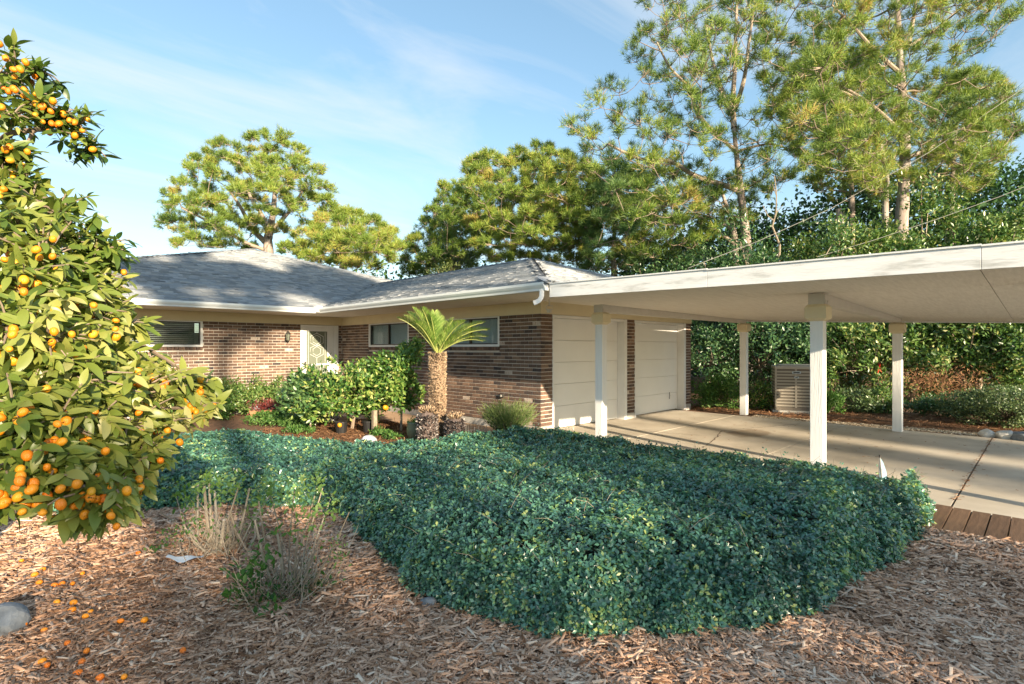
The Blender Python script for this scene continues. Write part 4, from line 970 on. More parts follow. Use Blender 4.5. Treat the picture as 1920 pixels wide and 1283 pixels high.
def rock(name, label, c, r, mat, seed=1, cat='rock', group=None, squash=(1,1,.7), cut=.75):
    rg = np.random.default_rng(seed); import bmesh
    bm = bmesh.new(); bmesh.ops.create_icosphere(bm, subdivisions=3, radius=1)
    V = np.array([v.co[:] for v in bm.verts]); 
    pl = norm(rg.normal(size=(9,3)))
    for p_ in pl:
        d = V@p_; ex = d > cut; V[ex] -= (d[ex]-cut)[:, None]*p_*.95
    V += .05*np.sin(V@rg.normal(size=(3,3))*5)
    V = V*np.array(squash)*r
    for v, q in zip(bm.verts, V): v.co = q
    me = bpy.data.meshes.new(name); bm.to_mesh(me); bm.free(); me.materials.append(M[mat])
    o = bpy.data.objects.new(name, me); C.objects.link(o); o.location = c
    md = o.modifiers.new('edge', 'BEVEL'); md.width = .004
    return tag(o, label, cat, group)
q = G(1850,818); rock('edging_rock', 'tan rounded rock at the foot of the boxwood, left of the white one', (q.x,q.y,.04), .13, 'whiterock', 2, group='rocks at the boxwood')
q = G(1886,822); rock('edging_rock', 'white angular rock at the foot of the boxwood', (q.x,q.y,.04), .15, 'whiterock', 3, group='rocks at the boxwood')
q = G(1925,826); rock('edging_rock', 'grey flat rock at the right picture edge below the boxwood', (q.x,q.y,.03), .2, 'rock', 4, group='rocks at the boxwood')
q = G(15,1182); rock('garden_rock', 'large blue-grey rock at the left edge of the mulch', (q.x-.02,q.y,.04), .115, 'rock', 5, squash=(1,1,.95), cut=.7)
q = G(803,1136); rock('garden_rock', 'small grey stone on mulch at the left foot of the hedge', (q.x,q.y,.02), .05, 'rock', 6)
q = G(1842,1150); rock('garden_rock', 'tiny pale stone in the mulch at bottom right', (q.x,q.y,.015), .022, 'rock', 8)
q = G(690,838); rock('garden_rock', 'white stone between the hedge and the citrus bush', (q.x,q.y,.07), .15, 'slate', 7, squash=(1,.8,.7))
# pale stone slabs by the door path
for i, (a, b, r, lab) in enumerate([(510,775,.5,'large pale grey stone slab left of the citrus bush, nearest the door'),(555,782,.45,'pale grey stone slab half under the citrus bush'),(600,792,.35,'small pale stone slab in the shade of the citrus bush')]):
    q = G(a, b); rock('stone_slab', lab, (q.x,q.y,.08), r, 'slate', 20+i, cat='stone', group='stone slabs by the door path', squash=(1.1,.8,.42), cut=.7)

# ---------------------------- air conditioner
D0 = 12.55; q = W(1453,600,D0); ax, ay = q.x, q.y
ac = empty('air_conditioner', (ax+.4,ay-.4,0), 'tall tan louvred air conditioning unit behind the carport post', 'air conditioner')
# cabinet face square to the camera side of the garden: turned 45 degrees
th = -PHI-radians(22); cw = .92; hh = 1.06
def acM(x, y, z): return Matrix.Translation((ax, ay, 0)) @ Matrix.Rotation(th+.02, 4, 'Z') @ Matrix.Translation((x, y, z))
def acbox(m, a, b):
    Mx = acM(0,0,0); (x0,y0,z0),(x1,y1,z1) = a, b
    V = [(x0,y0,z0),(x1,y0,z0),(x1,y1,z0),(x0,y1,z0),(x0,y0,z1),(x1,y0,z1),(x1,y1,z1),(x0,y1,z1)]
    m.add([tuple(Mx@Vector(v)) for v in V], BOXF)
m = MB(); acbox(m, (-.05,-.05,-.03), (cw+.05, cw+.05, .05)); m.obj('pad', M['foundation'], ac)
m = MB(); acbox(m, (.02,.02,.08), (cw-.02,cw-.02,hh-.04)); m.obj('coil', M['acdark'], ac)
m = MB(); acbox(m, (0,0,.05), (cw,cw,.12)); m.obj('base', M['acdark'], ac)
m = MB(); acbox(m, (-.005,-.005,hh-.05), (cw+.005,cw+.005,hh+.02)); acbox(m, (.1,.1,hh+.02), (cw-.1,cw-.1,hh+.05)); m.obj('top', M['ac'], ac, bevel=.01)
m = MB()
for x in (0, .42, cw-.04): acbox(m, (x,-.004,.12), (x+.04,.02,hh-.05))
acbox(m, (0,.02,.12),(.02,.06,hh-.05)); m.obj('corner_panel', M['ac'], ac)
for k in range(12):
    z = .14+k*.072
    if z < hh-.1:
        m = MB(); acbox(m, (.04,.0,z), (.42,.018,z+.035)); acbox(m, (.46,.0,z), (cw-.04,.018,z+.035)); acbox(m, (.001,.06,z), (.019,cw-.01,z+.035)); m.obj('louvre', M['ac'], ac)
m = MB(); acbox(m, (.36,-.012,hh-.15), (.54,-.006,hh-.10)); m.obj('badge', M['badge'], ac); m = MB(); acbox(m, (.40,-.012,hh-.26), (.50,-.006,hh-.22)); m.obj('badge', M['badge'], ac)
m = MB(); acbox(m, (.385,-.015,hh-.137), (.515,-.0125,hh-.113)); m.obj('badge_plate', M['dark'], ac); m = MB(); acbox(m, (.425,-.015,hh-.248), (.475,-.0125,hh-.232)); m.obj('badge_plate', M['dark'], ac)

# ---------------------------- power lines
def wireobj(label, pts, r):
    m = MB(); P = np.array([tuple(W(*p)) for p in pts]); o = m.tube(P, r, 5).obj('power_line', M['wire']); return tag(o, label, 'power line', 'overhead power lines')
wireobj('long overhead wire rising from the wing roof to the upper right corner', [(1290,503,16),(1420,453,16.3),(1560,390,16.6),(1740,287,17),(1920,165,17.5),(2100,30,18)], .008)
wireobj('lower overhead wire behind the evergreens at the right edge', [(1532,482,16),(1640,450,16),(1760,410,16),(1877,368,16),(1990,322,16)], .007)

# ---------------------------- driveway marker
q = G(1655,940, 0); mk = empty('driveway_marker', (0,0,0), 'narrow pale blue blade marker on a stake at the hedge edge', 'marker')
Dm = 5.75; b0 = W(1655,925,Dm); mk.location = (b0.x, b0.y, 0)
r_ = Vector((C_,-S_,0)); f_ = Vector((S_,C_,0))
top = W(1650,857,Dm); m = MB(); m.tube([(b0.x,b0.y,0), tuple(W(1655,915,Dm)), tuple(W(1649.5,857,Dm))], .007, 6); m.obj('stake', M['wire'], mk)
m = MB(); prof = [(1650,857),(1658,868),(1664,885),(1665.5,900),(1663,915),(1657,925),(1653,915),(1650,890)]
V = [tuple(W(a,b,Dm)+f_*.004*(1 if a < 1658 else 4)) for a, b in prof]+[tuple(W(a,b,Dm)+f_*.012*(1 if a < 1658 else 2)) for a, b in prof]; k = len(prof)
m.add(V, [tuple(range(k)), tuple(range(k,2*k))[::-1]]+[(i,(i+1)%k,k+(i+1)%k,k+i) for i in range(k)]); m.obj('blade', M['marker'], mk)
m = MB(); m.tube([tuple(W(1649.5,858,Dm)), tuple(W(1649.5,853,Dm))], .011, 6); m.obj('cap', M['dark'], mk)

# ------------------------------------------------------------------ the hedge mound
hp = [(-120,985),(0,972),(120,968),(350,952),(480,948),(600,952),(650,975),(700,1015),(745,1060),(790,1105),(850,1140),(940,1165),(1020,1186),(1120,1196),(1300,1192),(1430,1176),(1530,1138),(1610,1085),(1680,1035),(1722,992),(1742,965)]
front = [tuple(G(a, b).xy) for a, b in hp]
back = [(6.25,1.0),(6.30,3.0),(6.25,5.0),(5.75,5.75),(5.0,6.0),(4.45,5.95),(3.9,6.1),(3.5,6.7),(2.85,8.3),(2.1,9.0),(1.0,10.0),(-1.0,11.4),(-2.5,9.5)]
HP = front+back
def hgt(P, ins_=0.0):
    d = np.maximum(polydist(P, HP)-ins_, 0); ins = inpoly(P, HP)
    Dp = P[:, 0]*S_+P[:, 1]*C_
    H = .44-.19*np.clip((Dp-3.6)/2.9, 0, 1)+.05*np.clip((Dp-7)/1.5, 0, 1)
    hb = np.clip((6.3-P[:, 0])/1.1, 0, 1); fm_ = np.interp(P[:, 1], [1.0, 1.7, 2.7], [.22, .55, .85]); H = H*np.where(P[:, 1] < 5, fm_+(1-fm_)*np.sqrt(hb), 1)
    H = H+.03*wob(P[:, 0], P[:, 1], 1.7)+.018*wob(P[:, 0], P[:, 1], 5, 12, 24)
    u = np.clip(d/.34, 0, 1); h = H*np.sqrt(np.clip(1-(1-u)**2.6, 0, 1))
    return np.where(ins, h, 0)
# inner dark body
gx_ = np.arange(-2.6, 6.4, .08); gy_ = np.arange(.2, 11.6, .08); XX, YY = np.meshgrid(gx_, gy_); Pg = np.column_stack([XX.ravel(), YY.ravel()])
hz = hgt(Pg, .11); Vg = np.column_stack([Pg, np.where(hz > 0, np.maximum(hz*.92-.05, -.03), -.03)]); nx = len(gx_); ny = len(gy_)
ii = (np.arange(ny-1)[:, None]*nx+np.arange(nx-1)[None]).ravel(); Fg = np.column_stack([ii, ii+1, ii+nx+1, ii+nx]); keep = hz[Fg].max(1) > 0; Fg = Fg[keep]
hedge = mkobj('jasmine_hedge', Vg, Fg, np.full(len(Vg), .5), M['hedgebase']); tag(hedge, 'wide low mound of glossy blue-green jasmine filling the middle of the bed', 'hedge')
NS = 68000
lo_ = np.array([-2.6, .2]); hi_ = np.array([6.4, 11.6]); Q = []; Nn = []; tot = 0
while tot < NS:
    P = lo_+(hi_-lo_)*rng.random((60000, 2)); P = P[inpoly(P, HP)]
    h = hgt(P); e_ = .02; hx = (hgt(P+[e_,0])-h)/e_; hy_ = (hgt(P+[0,e_])-h)/e_
    gr = np.clip(np.sqrt(1+hx**2+hy_**2), 1, 7); Dp = P[:, 0]*S_+P[:, 1]*C_
    xx = (P[:, 0]*C_-P[:, 1]*S_)/np.maximum(Dp, .5)
    wgt = gr/7*np.clip(3.0/np.maximum(Dp, .5), 0, 1.1)**1.15*np.where(np.abs(xx) < 1.15, 1, .25)
    k = rng.random(len(P)) < wgt; P = P[k]
    n3 = norm(np.column_stack([-np.clip(hx[k], -6, 6), -np.clip(hy_[k], -6, 6), np.ones(k.sum())]))
    zz = h[k]
    Q.append(np.column_stack([P, zz])); Nn.append(n3); tot += k.sum()
Q = np.concatenate(Q)[:NS-13000]; Nn = np.concatenate(Nn)[:NS-13000]
# the steep front: leaves standing on the side wall of the mound
fr_p = np.array(front); seg = fr_p[1:]-fr_p[:-1]; sl_ = np.linalg.norm(seg, axis=1); Dm_ = ((fr_p[1:]+fr_p[:-1])/2)@np.array([S_, C_]); wgt = sl_/np.maximum(Dm_, 2.5)**1.1
si = rng.choice(len(seg), 13000, p=wgt/wgt.sum()); uu = rng.random(13000)[:, None]; bp = fr_p[si]+seg[si]*uu; nrm2 = np.column_stack([seg[si][:, 1], -seg[si][:, 0]]); nrm2 /= np.linalg.norm(nrm2, axis=1)[:, None]
cen = np.array([3.5, 3.5]); tst = inpoly(bp+nrm2*.1, HP); nrm2 = np.where(tst[:, None], -nrm2, nrm2)
hz_ = rng.random(13000)*.34; inn = .015+.13*(hz_/.34)**2+.035*wob(bp[:, 0], bp[:, 1], 4, 3, 14)-.02
Q2 = np.column_stack([bp-nrm2*inn[:, None], hz_]); N2 = norm(np.column_stack([nrm2, .25+1.2*(hz_/.34)**2]))
Q = np.concatenate([Q, Q2]); Nn = np.concatenate([Nn, N2])
Dq = Q[:, 0]*S_+Q[:, 1]*C_
side = np.clip(1-Nn[:, 2], 0, 1)[:, None]
Q = Q+Nn*(rng.random(NS)**.7*.075-.05)[:, None]+rng.normal(size=(NS, 3))*.008; Q[:, 2] = np.maximum(Q[:, 2], .01)
up = norm(Nn+np.array([0, 0, .6])+rng.normal(size=(NS, 3))*.35)
nlf = 5; P = np.repeat(Q, nlf, 0); U = np.repeat(up, nlf, 0); N5 = NS*nlf
rad = rdir(N5); rad = norm(rad-(rad*U).sum(1, keepdims=True)*U)
dr_ = norm(rad*1.0+U*(.15+.5*rng.random(N5))[:, None]); P = P+U*(rng.random(N5)*.03)[:, None]+rad*.003
nn_ = norm(U+rng.normal(size=(N5, 3))*.38)
ps = .35+.22*wob(Q[:, 0], Q[:, 1], 2.5, 3, 12)*.6+rng.normal(size=NS)*.2
yl_ = rng.random(NS) < (.018+.05*(Q[:, 2] < .2)); ps = np.where(yl_, .9+.1*rng.random(NS), ps)
ps = np.where((Q[:, 0] > 4.3) & (rng.random(NS) < .25), ps+.22, ps)
T_ = np.clip(np.repeat(ps, nlf)+rng.normal(size=N5)*.14, 0, 1)
sz_ = np.repeat(np.clip(.0265*(1+.12*(Dq-3)), .024, .048), nlf)*(.7+.7*rng.random(N5))
V, Fc, TT = leaves(P, dr_, nn_, sz_, .55, T_)
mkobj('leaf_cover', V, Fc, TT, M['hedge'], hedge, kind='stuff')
# pale dry runners and grass blades through the hedge, long shoots at the far rim
m = MB()
for k in range(900):
    i = rng.integers(0, NS)
    if Dq[i] > 6.5 or Q[i, 2] < .25: continue
    p = Q[i]; a = rng.random()*6.28; l = .06+.14*rng.random(); d = np.array([cos(a), sin(a), .25+.5*rng.random()])*l
    m.tube([p, p+d*.5+np.array([0,0,.02]), p+d+rng.normal(size=3)*.01], [.0018,.0014,.0007], 3, t=float(.4+.6*rng.random()), caps=False)
for k in range(60):
    px = 1010+k*12+rng.normal()*8; yy = np.interp(px, [1000,1120,1350,1550,1720], [817,825,848,880,940]); X_ = 6.0; Y_, D_ = onX(px, X_)
    z0 = .2; l = .06+.11*rng.random(); b = np.array([X_, Y_, z0]); m.tube([b, b+[rng.normal()*.03, rng.normal()*.03, l*.6], b+[rng.normal()*.05, rng.normal()*.05, l+.05]], [.003,.002,.001], 3, t=.3, caps=False)
    nl_ = 9; pts = b+np.column_stack([rng.normal(size=nl_)*.02, rng.normal(size=nl_)*.02, np.linspace(.05, l+.06, nl_)])
    V, Fc, TT = leaves(pts, rdir(nl_)+[0,0,.3], rdir(nl_)+[0,0,.6], np.full(nl_, .035), .5, np.clip(rng.normal(size=nl_)*.2+.4, 0, 1))
    mkobj('shoot', V, Fc, TT, M['hedge'], hedge, kind='stuff') if k % 3 == 0 else None
m.obj('dry_runners', M['stem'], hedge, kind='stuff')
n = 2600; idx = rng.choice(np.where((Q[:, 2] > .28) & (Dq < 7))[0], 260); P = np.repeat(Q[idx], 10, 0)+rng.normal(size=(n,3))*.03
Dn = norm(rdir(n)*.7+[0,0,.6]); S = np.stack([np.full(n,.004), .05+.06*rng.random(n), np.ones(n)], -1)
V, Fc, TT = scatter(NEED[0], NEED[1], P, basis(Dn, rdir(n)), S, .4+.6*rng.random(n)); mkobj('grass_blades', V, Fc, TT, M['weed'], hedge, kind='stuff')

# ------------------------------------------------------------------ mulch chips
NC = 100000; out_P = []; tot = 0
shr = front
while tot < NC:
    D = 1.6+rng.random(120000)*5.6; x = (rng.random(120000)*2-1)*1.25*D
    P = np.column_stack([S_*D+C_*x, C_*D-S_*x])
    k = rng.random(len(D)) < (D/7.2)*np.clip(2.4/D, 0, 1)**1.9*(1.2)
    P = P[k]; P = P[~inpoly(P, HP) | (polydist(P, HP) < .06)]
    P = P[(P[:, 0] < 5.50+.07*np.sin(P[:, 1]*7)) | ((P[:, 1] > .93) & (P[:, 0] < 6.4))]; out_P.append(P); tot += len(P)
P = np.concatenate(out_P)[:NC]; Dp = P[:, 0]*S_+P[:, 1]*C_
dl = polydist(P, HP)
z = .004+.02*rng.random(NC)**1.5+.014*(wob(P[:, 0], P[:, 1], 5, 12, 24)+.6)+.03*np.exp(-((P[:,0]-5.45)/.12)**2)*(P[:,1]<1)
ln = np.clip(rng.lognormal(-3.4, .55, NC), .010, .12)*(1+.12*(Dp-2.5)); wd = np.clip(ln*(.09+.20*rng.random(NC)), .003, .015)*(1+.1*(Dp-2.5)); th_ = wd*(.25+.4*rng.random(NC))
az = rng.normal(size=NC)*1.0+PHI*0-.9+.8*wob(P[:, 0], P[:, 1], 1.3, 4, 14)
d = np.column_stack([np.cos(az), np.sin(az), rng.normal(size=NC)*.17]); nn = norm(np.column_stack([rng.normal(size=NC)*.35, rng.normal(size=NC)*.35, np.ones(NC)]))
S = np.column_stack([wd, ln, th_])
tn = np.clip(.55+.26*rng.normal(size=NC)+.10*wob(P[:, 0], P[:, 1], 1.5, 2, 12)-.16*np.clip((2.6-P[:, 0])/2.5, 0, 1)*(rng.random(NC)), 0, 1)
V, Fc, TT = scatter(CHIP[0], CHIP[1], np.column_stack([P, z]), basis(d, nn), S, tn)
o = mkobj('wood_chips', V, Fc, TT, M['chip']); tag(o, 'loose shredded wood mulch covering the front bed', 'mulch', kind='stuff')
nf_ = 50000; k = rng.integers(0, NC, nf_); Pf = np.column_stack([P[k]+rng.normal(size=(nf_, 2))*.03, z[k]+.008*rng.random(nf_)]); Pf = Pf[~inpoly(Pf[:, :2], HP)]; nf_ = len(Pf); Df = Pf[:, 0]*S_+Pf[:, 1]*C_
dd_ = rdir(nf_)*[1, 1, .25]; S2 = np.stack([.0025*(.6+Df/4), .015+.04*rng.random(nf_), np.ones(nf_)], -1)
V, Fc, TT = scatter(NEED[0], NEED[1], Pf, basis(norm(dd_), np.tile([0, 0, 1.], (nf_, 1))+rng.normal(size=(nf_, 3))*.3), S2, np.clip(.55+.25*rng.normal(size=nf_), 0, 1))
mkobj('fine_shreds', V, Fc, TT, M['chip'], o, kind='stuff')
# pine straw in the garden bed and behind the driveway
def straw(n, fn, label, name, w_=.006, l_=.16):
    P = fn(n); n = len(P); d = rdir(n)*[1,1,.12]; S = np.stack([np.full(n, w_), l_*(.6+.6*rng.random(n)), np.ones(n)], -1)
    V, Fc, TT = scatter(NEED[0]-[0,.5,0], NEED[1], P, basis(norm(d), np.tile([0,0,1.],(n,1))+rng.normal(size=(n,3))*.3), S, rng.random(n))
    o = mkobj(name, V, Fc, TT, M['straw']); tag(o, label, 'pine straw', kind='stuff')
straw(16000, lambda n: np.column_stack([3.6+rng.random(n)*2.4, 6.2+rng.random(n)*4, .0+.02*rng.random(n)]), 'red-brown pine straw in the bed round the sago palm', 'pine_straw', .010)
straw(20000, lambda n: np.column_stack([12.5+rng.random(n)*2.5, -3+rng.random(n)*9.5, -.02+.04*rng.random(n)]), 'red-brown pine straw behind the driveway', 'pine_straw', .013, .2)
straw(5000, lambda n: (lambda q: q[~inpoly(q[:, :2], HP)])(np.column_stack([1.0+rng.normal(size=n)*.9, 3.4+rng.normal(size=n)*.8, .02+.02*rng.random(n)])), 'dry straw scattered on the mulch round the pruned shrubs', 'dry_straw', .003, .12)

# ------------------------------------------------------------------ fallen kumquats
def fruit_mesh(t, a=1.25, name='kumquat'):
    import bmesh
    bm = bmesh.new(); bmesh.ops.create_uvsphere(bm, u_segments=12, v_segments=8, radius=1)
    for v in bm.verts:
        v.co.z *= a
        r = sqrt(v.co.x**2+v.co.y**2)
        if v.co.z > a*.92: v.co.z -= .08
    me = bpy.data.meshes.new(name); bm.to_mesh(me); bm.free(); me.materials.append(M['orange']); me.shade_smooth()
    at = me.attributes.new('tint', 'FLOAT', 'POINT'); at.data.foreach_set('value', np.full(len(me.vertices), t, np.float32)); return me
KM = [fruit_mesh(t) for t in (.25,.4,.5,.6,.7,.82)]
fallen = [(110,418),(220,462),(178,490),(202,530),(424,484),(374,536),(320,535),(281,544),(711,377),(292,631),(378,633),(370,672),(466,681),(440,703),(125,742),(55,640),(227,776),(347,842),(621,729),(743,724),(446,882),(422,938),(215,937),(244,956),(401,996),(515,1018),(638,1016),(941,880)]
for i, (a, b) in enumerate(fallen):
    q = G(a/2.743, 900+b/2.743, .03); r = .0145*(.85+.3*rng.random())
    o = bpy.data.objects.new('fallen_kumquat', KM[int(rng.integers(1, 6))]); C.objects.link(o)
    o.location = (q.x, q.y, .034); o.scale = (r, r, r*1.05); o.rotation_euler = (pi/2*(.8+.3*rng.random()), 0, rng.random()*6.28)
    tag(o, 'orange kumquat lying fallen on the wood chip mulch', 'kumquat', 'fallen kumquats')
# scrap of white paper
q = G(347,1058); m = MB(); n = 8; V = []
for i in range(n):
    for j in range(4):
        u_, v_ = i/(n-1)-.5, j/3-.5; p = q+Vector((C_,-S_,0))*u_*.24+Vector((S_,C_,0))*v_*.10*(1-abs(u_)); V.append((p.x, p.y, .035+.03*abs(u_)**1.5*4*.5+.008*sin(9*u_+3*v_)))
m.add(V, [(i*4+j, (i+1)*4+j, (i+1)*4+j+1, i*4+j+1) for i in range(n-1) for j in range(3)]); o = m.obj('paper_scrap', M['paper'], smooth=True); tag(o, 'crumpled white scrap of paper on the mulch below the pruned shrub', 'paper')

# ------------------------------------------------------------------ pruned shrubs in the mulch
def pruned(label, c, stems, leafpts, seed):
    e = empty('pruned_shrub', (c.x, c.y, 0), label, 'shrub', 'pruned shrubs in the mulch'); D = c.x*S_+c.y*C_
    tw = MB()
    for (bx_, by_, tx, ty, dd, r) in stems:
        b = G(bx_, by_) ; Db = b.x*S_+b.y*C_; t = W(tx, ty, Db+dd); mid = (b+t)/2+Vector(rng.normal(size=3)*.012)
        m = MB(); m.tube([tuple(b-Vector((0,0,.02))), tuple(mid), tuple(t)], [r, r*.85, r*.7], 7, t=float(.35+.6*rng.random())); m.obj('stem', M['stem'], e)
    for k in range(130):
        a = rng.random()*6.28; l = .12+.3*rng.random(); b = np.array([c.x+rng.normal()*.10, c.y+rng.normal()*.10, .01]); d = np.array([cos(a)*.6, sin(a)*.6, .35+.7*rng.random()])*l
        tw.tube([b, b+d*.5+rng.normal(size=3)*.02, b+d+rng.normal(size=3)*.03], [.003,.0022,.001], 4, t=float(.2+.8*rng.random()), caps=False)
    tw.obj('twigs', M['stem'], e, kind='stuff')
    Ps = []; Ds = []; Ts = []; Ss = []
    for (a, b, dd, sp, n, tn_, sz) in leafpts:
        cc = np.array(W(a, b, D+dd)); P = cc+rng.normal(size=(n, 3))*sp; P[:, 2] = np.maximum(P[:, 2], .01); Ps.append(P); Ds.append(norm(rng.normal(size=(n,3))+[0,0,.5])); Ts.append(np.clip(tn_+rng.normal(size=n)*.15,0,1)); Ss.append(np.full(n, sz)*(.7+.6*rng.random(n)))
    P = np.concatenate(Ps); V, Fc, TT = leaves(P, np.concatenate(Ds), norm(rng.normal(size=(len(P),3))*.6+[0,0,1]), np.concatenate(Ss), .5, np.concatenate(Ts), LEAF4)
    mkobj('leaves', V, Fc, TT, M['weed'], e, kind='stuff')
pruned('rear pruned shrub of thick cut stems, beside the white paper scrap', G(415,1035),
       [(395,1030,382,902,0,.013),(400,1028,392,905,.1,.011),(372,1020,371,908,.1,.009),(425,1030,450,905,0,.008),(440,1035,468,915,.1,.010),(415,1025,402,920,.2,.012),(455,1030,432,960,0,.012),(380,1040,330,930,.2,.005),(398,1040,300,960,-.1,.005),(440,1040,505,930,.2,.005),(385,1035,345,985,-.1,.007),(410,1038,420,975,-.1,.014),(460,1036,478,985,0,.009)],
       [(385,900,0,.04,45,.85,.04),(400,905,.1,.04,40,.9,.04),(448,900,0,.04,40,.85,.04),(355,935,.1,.06,60,.55,.04),(340,915,.1,.05,40,.8,.04),(420,930,.1,.05,50,.8,.04),(480,940,.1,.06,70,.85,.035),(365,985,-.1,.05,60,.45,.03),(330,1000,0,.05,50,.5,.03),(290,1035,0,.04,50,.4,.032),(480,955,.1,.06,60,.85,.03),(470,985,.1,.05,50,.7,.03),(410,1010,0,.08,60,.35,.03),(500,905,.4,.03,16,.9,.03)], 1)
pruned('front pruned shrub of thin pale stems with dark leaves at its foot', G(545,1120),
       [(555,1100,605,915,.1,.006),(560,1105,620,935,.2,.005),(540,1095,552,920,.1,.006),(535,1100,505,920,0,.005),(575,1110,640,1000,0,.005),(520,1120,478,975,-.1,.008),(510,1115,485,940,0,.006),(550,1100,590,930,.1,.005),(580,1105,655,960,.1,.004),(530,1110,520,1000,0,.010),(548,1115,560,990,-.05,.008),(565,1115,600,1010,0,.006),(505,1120,445,1000,.1,.004)],
       [(490,1040,0,.04,40,.5,.035),(470,1075,-.1,.05,45,.15,.05),(455,1110,-.1,.06,70,.12,.05),(500,1110,-.1,.05,50,.1,.045),(590,1105,.1,.07,90,.1,.04),(560,1110,0,.06,60,.1,.04),(505,1150,-.25,.04,20,.25,.05),(625,1040,0,.05,40,.7,.025),(650,1035,.1,.04,20,.8,.025),(505,925,.1,.04,40,.85,.04),(555,935,.1,.05,50,.85,.04),(592,912,.1,.04,40,.9,.04),(620,960,.1,.05,50,.8,.035),(575,980,.1,.06,60,.8,.035),(520,1000,0,.03,16,.6,.04),(495,1055,-.1,.03,20,.3,.05)], 2)

# ------------------------------------------------------------------ garden plants by the house
# sago palm
sd_ = 8.55; sb_ = W(820, 700, sd_); sx, sy_ = sb_.x, sb_.y; ztop = W(820, 662, sd_).z
sg = empty('sago_palm', (sx, sy_, 0), 'sago palm with shaggy tan trunk and upright feathery fronds before the wing wall', 'palm')
m = MB(); zz = np.linspace(0, ztop, 9); m.tube([(sx+.01*sin(z*3), sy_, z) for z in zz], [.105,.11,.112,.115,.12,.125,.13,.12,.08], 14); m.obj('trunk', M['sagotrunk'], sg)
def stubs(e, cx, cy, z0, z1, r, n, ln, wd, mat, tfun):
    z = z0+(z1-z0)*rng.random(n); a = rng.random(n)*6.28; P = np.column_stack([cx+np.cos(a)*r, cy+np.sin(a)*r, z])
    d = np.column_stack([np.cos(a), np.sin(a), .7+rng.normal(size=n)*.35]); S = np.stack([np.full(n, wd), ln*(.6+.7*rng.random(n)), np.full(n, wd)], -1)
    V, Fc, TT = scatter(CHIP[0]+[0,.5,0], CHIP[1], P, basis(norm(d), norm(rdir(n)*.3+[0,0,1])), S, tfun(z, n)); mkobj('leaf_bases', V, Fc, TT, mat, e, kind='stuff')
stubs(sg, sx, sy_, .1, ztop, .115, 3000, .04, .013, M['sagotrunk'], lambda z, n: np.clip(.62+rng.normal(size=n)*.22, 0, 1))
fronds = [(748,592,-.2),(775,574,.1),(792,574,-.3),(766,582,.3),(815,580,.2),(808,588,-.3),(850,594,.1),(870,598,-.3),(906,600,.2),(914,613,-.1),(912,626,.25),(905,634,-.2),(885,605,.4),(840,600,.5),(800,600,.5),(780,600,-.45),(825,590,.5),(760,588,.0),(890,615,.1)]
cr0 = np.array([sx, sy_, ztop-.03])
for (tx, ty, dd) in fronds:
    tip = np.array(W(tx, ty, sd_+dd)); L_ = np.linalg.norm(tip-cr0); n = 34
    horiz = tip-cr0; midp = cr0+horiz*.45+np.array([0,0,.16*abs(horiz[0]*C_-horiz[1]*S_)+.05]); t = np.linspace(0, 1, n)[:, None]
    cur = (1-t)**2*cr0+2*t*(1-t)*midp+t**2*tip
    cur[:, 2] -= .05*np.linspace(0,1,n)**4
    tg = norm(np.gradient(cur, axis=0)); upv = norm(np.cross(np.cross(tg, [0,0,1.]), tg)); sdv = norm(np.cross(tg, upv))
    P = []; D_ = []; S = []; NN_ = []
    for i in range(5, n):
        for sgn in (-1, 1):
            for h_ in (0, .5):
                f_ = i/n; ll = .15*sin(pi*min(1, .25+f_*.75)**1.3)+.05
                P.append(cur[i]+tg[i]*h_*L_/n); D_.append(sdv[i]*sgn*.62+tg[i]*.62+upv[i]*.38+rng.normal(size=3)*.05); S.append(ll); NN_.append(upv[i])
    P = np.array(P); k = len(P); Sx = np.stack([np.full(k, .011), np.array(S), np.ones(k)], -1)
    V, Fc, TT = scatter(LEAF2[0]*[1,1,0], LEAF2[1], P, basis(np.array(D_), np.array(NN_)), Sx, np.clip(.5+rng.normal(size=k)*.14+.1*rng.normal(), 0, 1))
    fo = mkobj('frond', V, Fc, TT, M['frond'], sg)
    m = MB(); m.tube(cur[::3], np.linspace(.012, .004, len(cur[::3])), 5, t=.9); m.obj('midrib', M['frond'], fo)
def pup(px, py0, py1, D, r, lab):
    b = W(px, 700, D); z1 = W(px, py1, D).z; e = empty('sago_pup', (b.x, b.y, 0), lab, 'palm', 'sago pups at the palm base')
    m = MB(); zz = np.linspace(0, z1, 7); m.tube([(b.x,b.y,z) for z in zz], [r*.85,r,r*1.05,r*1.05,r,r*.85,r*.4], 12); m.obj('trunk', M['stubble'], e)
    stubs(e, b.x, b.y, .02, z1*.8, r, 700, .05, .018, M['stubble'], lambda z, n: np.clip(.35+rng.normal(size=n)*.35, 0, 1))
    n = 260; a = rng.random(n)*6.28; P = np.column_stack([b.x+np.cos(a)*r*.7*rng.random(n), b.y+np.sin(a)*r*.7*rng.random(n), z1-.05+.04*rng.random(n)])
    d = np.column_stack([np.cos(a), np.sin(a), .5+rng.random(n)]); S = np.stack([np.full(n,.012), .06+.05*rng.random(n), np.full(n,.012)], -1)
    V, Fc, TT = scatter(CHIP[0]+[0,.5,0], CHIP[1], P, basis(norm(d), rdir(n)), S, np.clip(.6+.2*rng.normal(size=n),0,1)); mkobj('crown', V, Fc, TT, M['sagotrunk'], e, kind='stuff')
pup(801, 828, 768, 8.35, .13, 'stubby dark sago pup left of the palm trunk, with white flecks'); pup(853, 826, 780, 8.3, .125, 'stubby sago pup right of the palm trunk with a spiky tan crown')
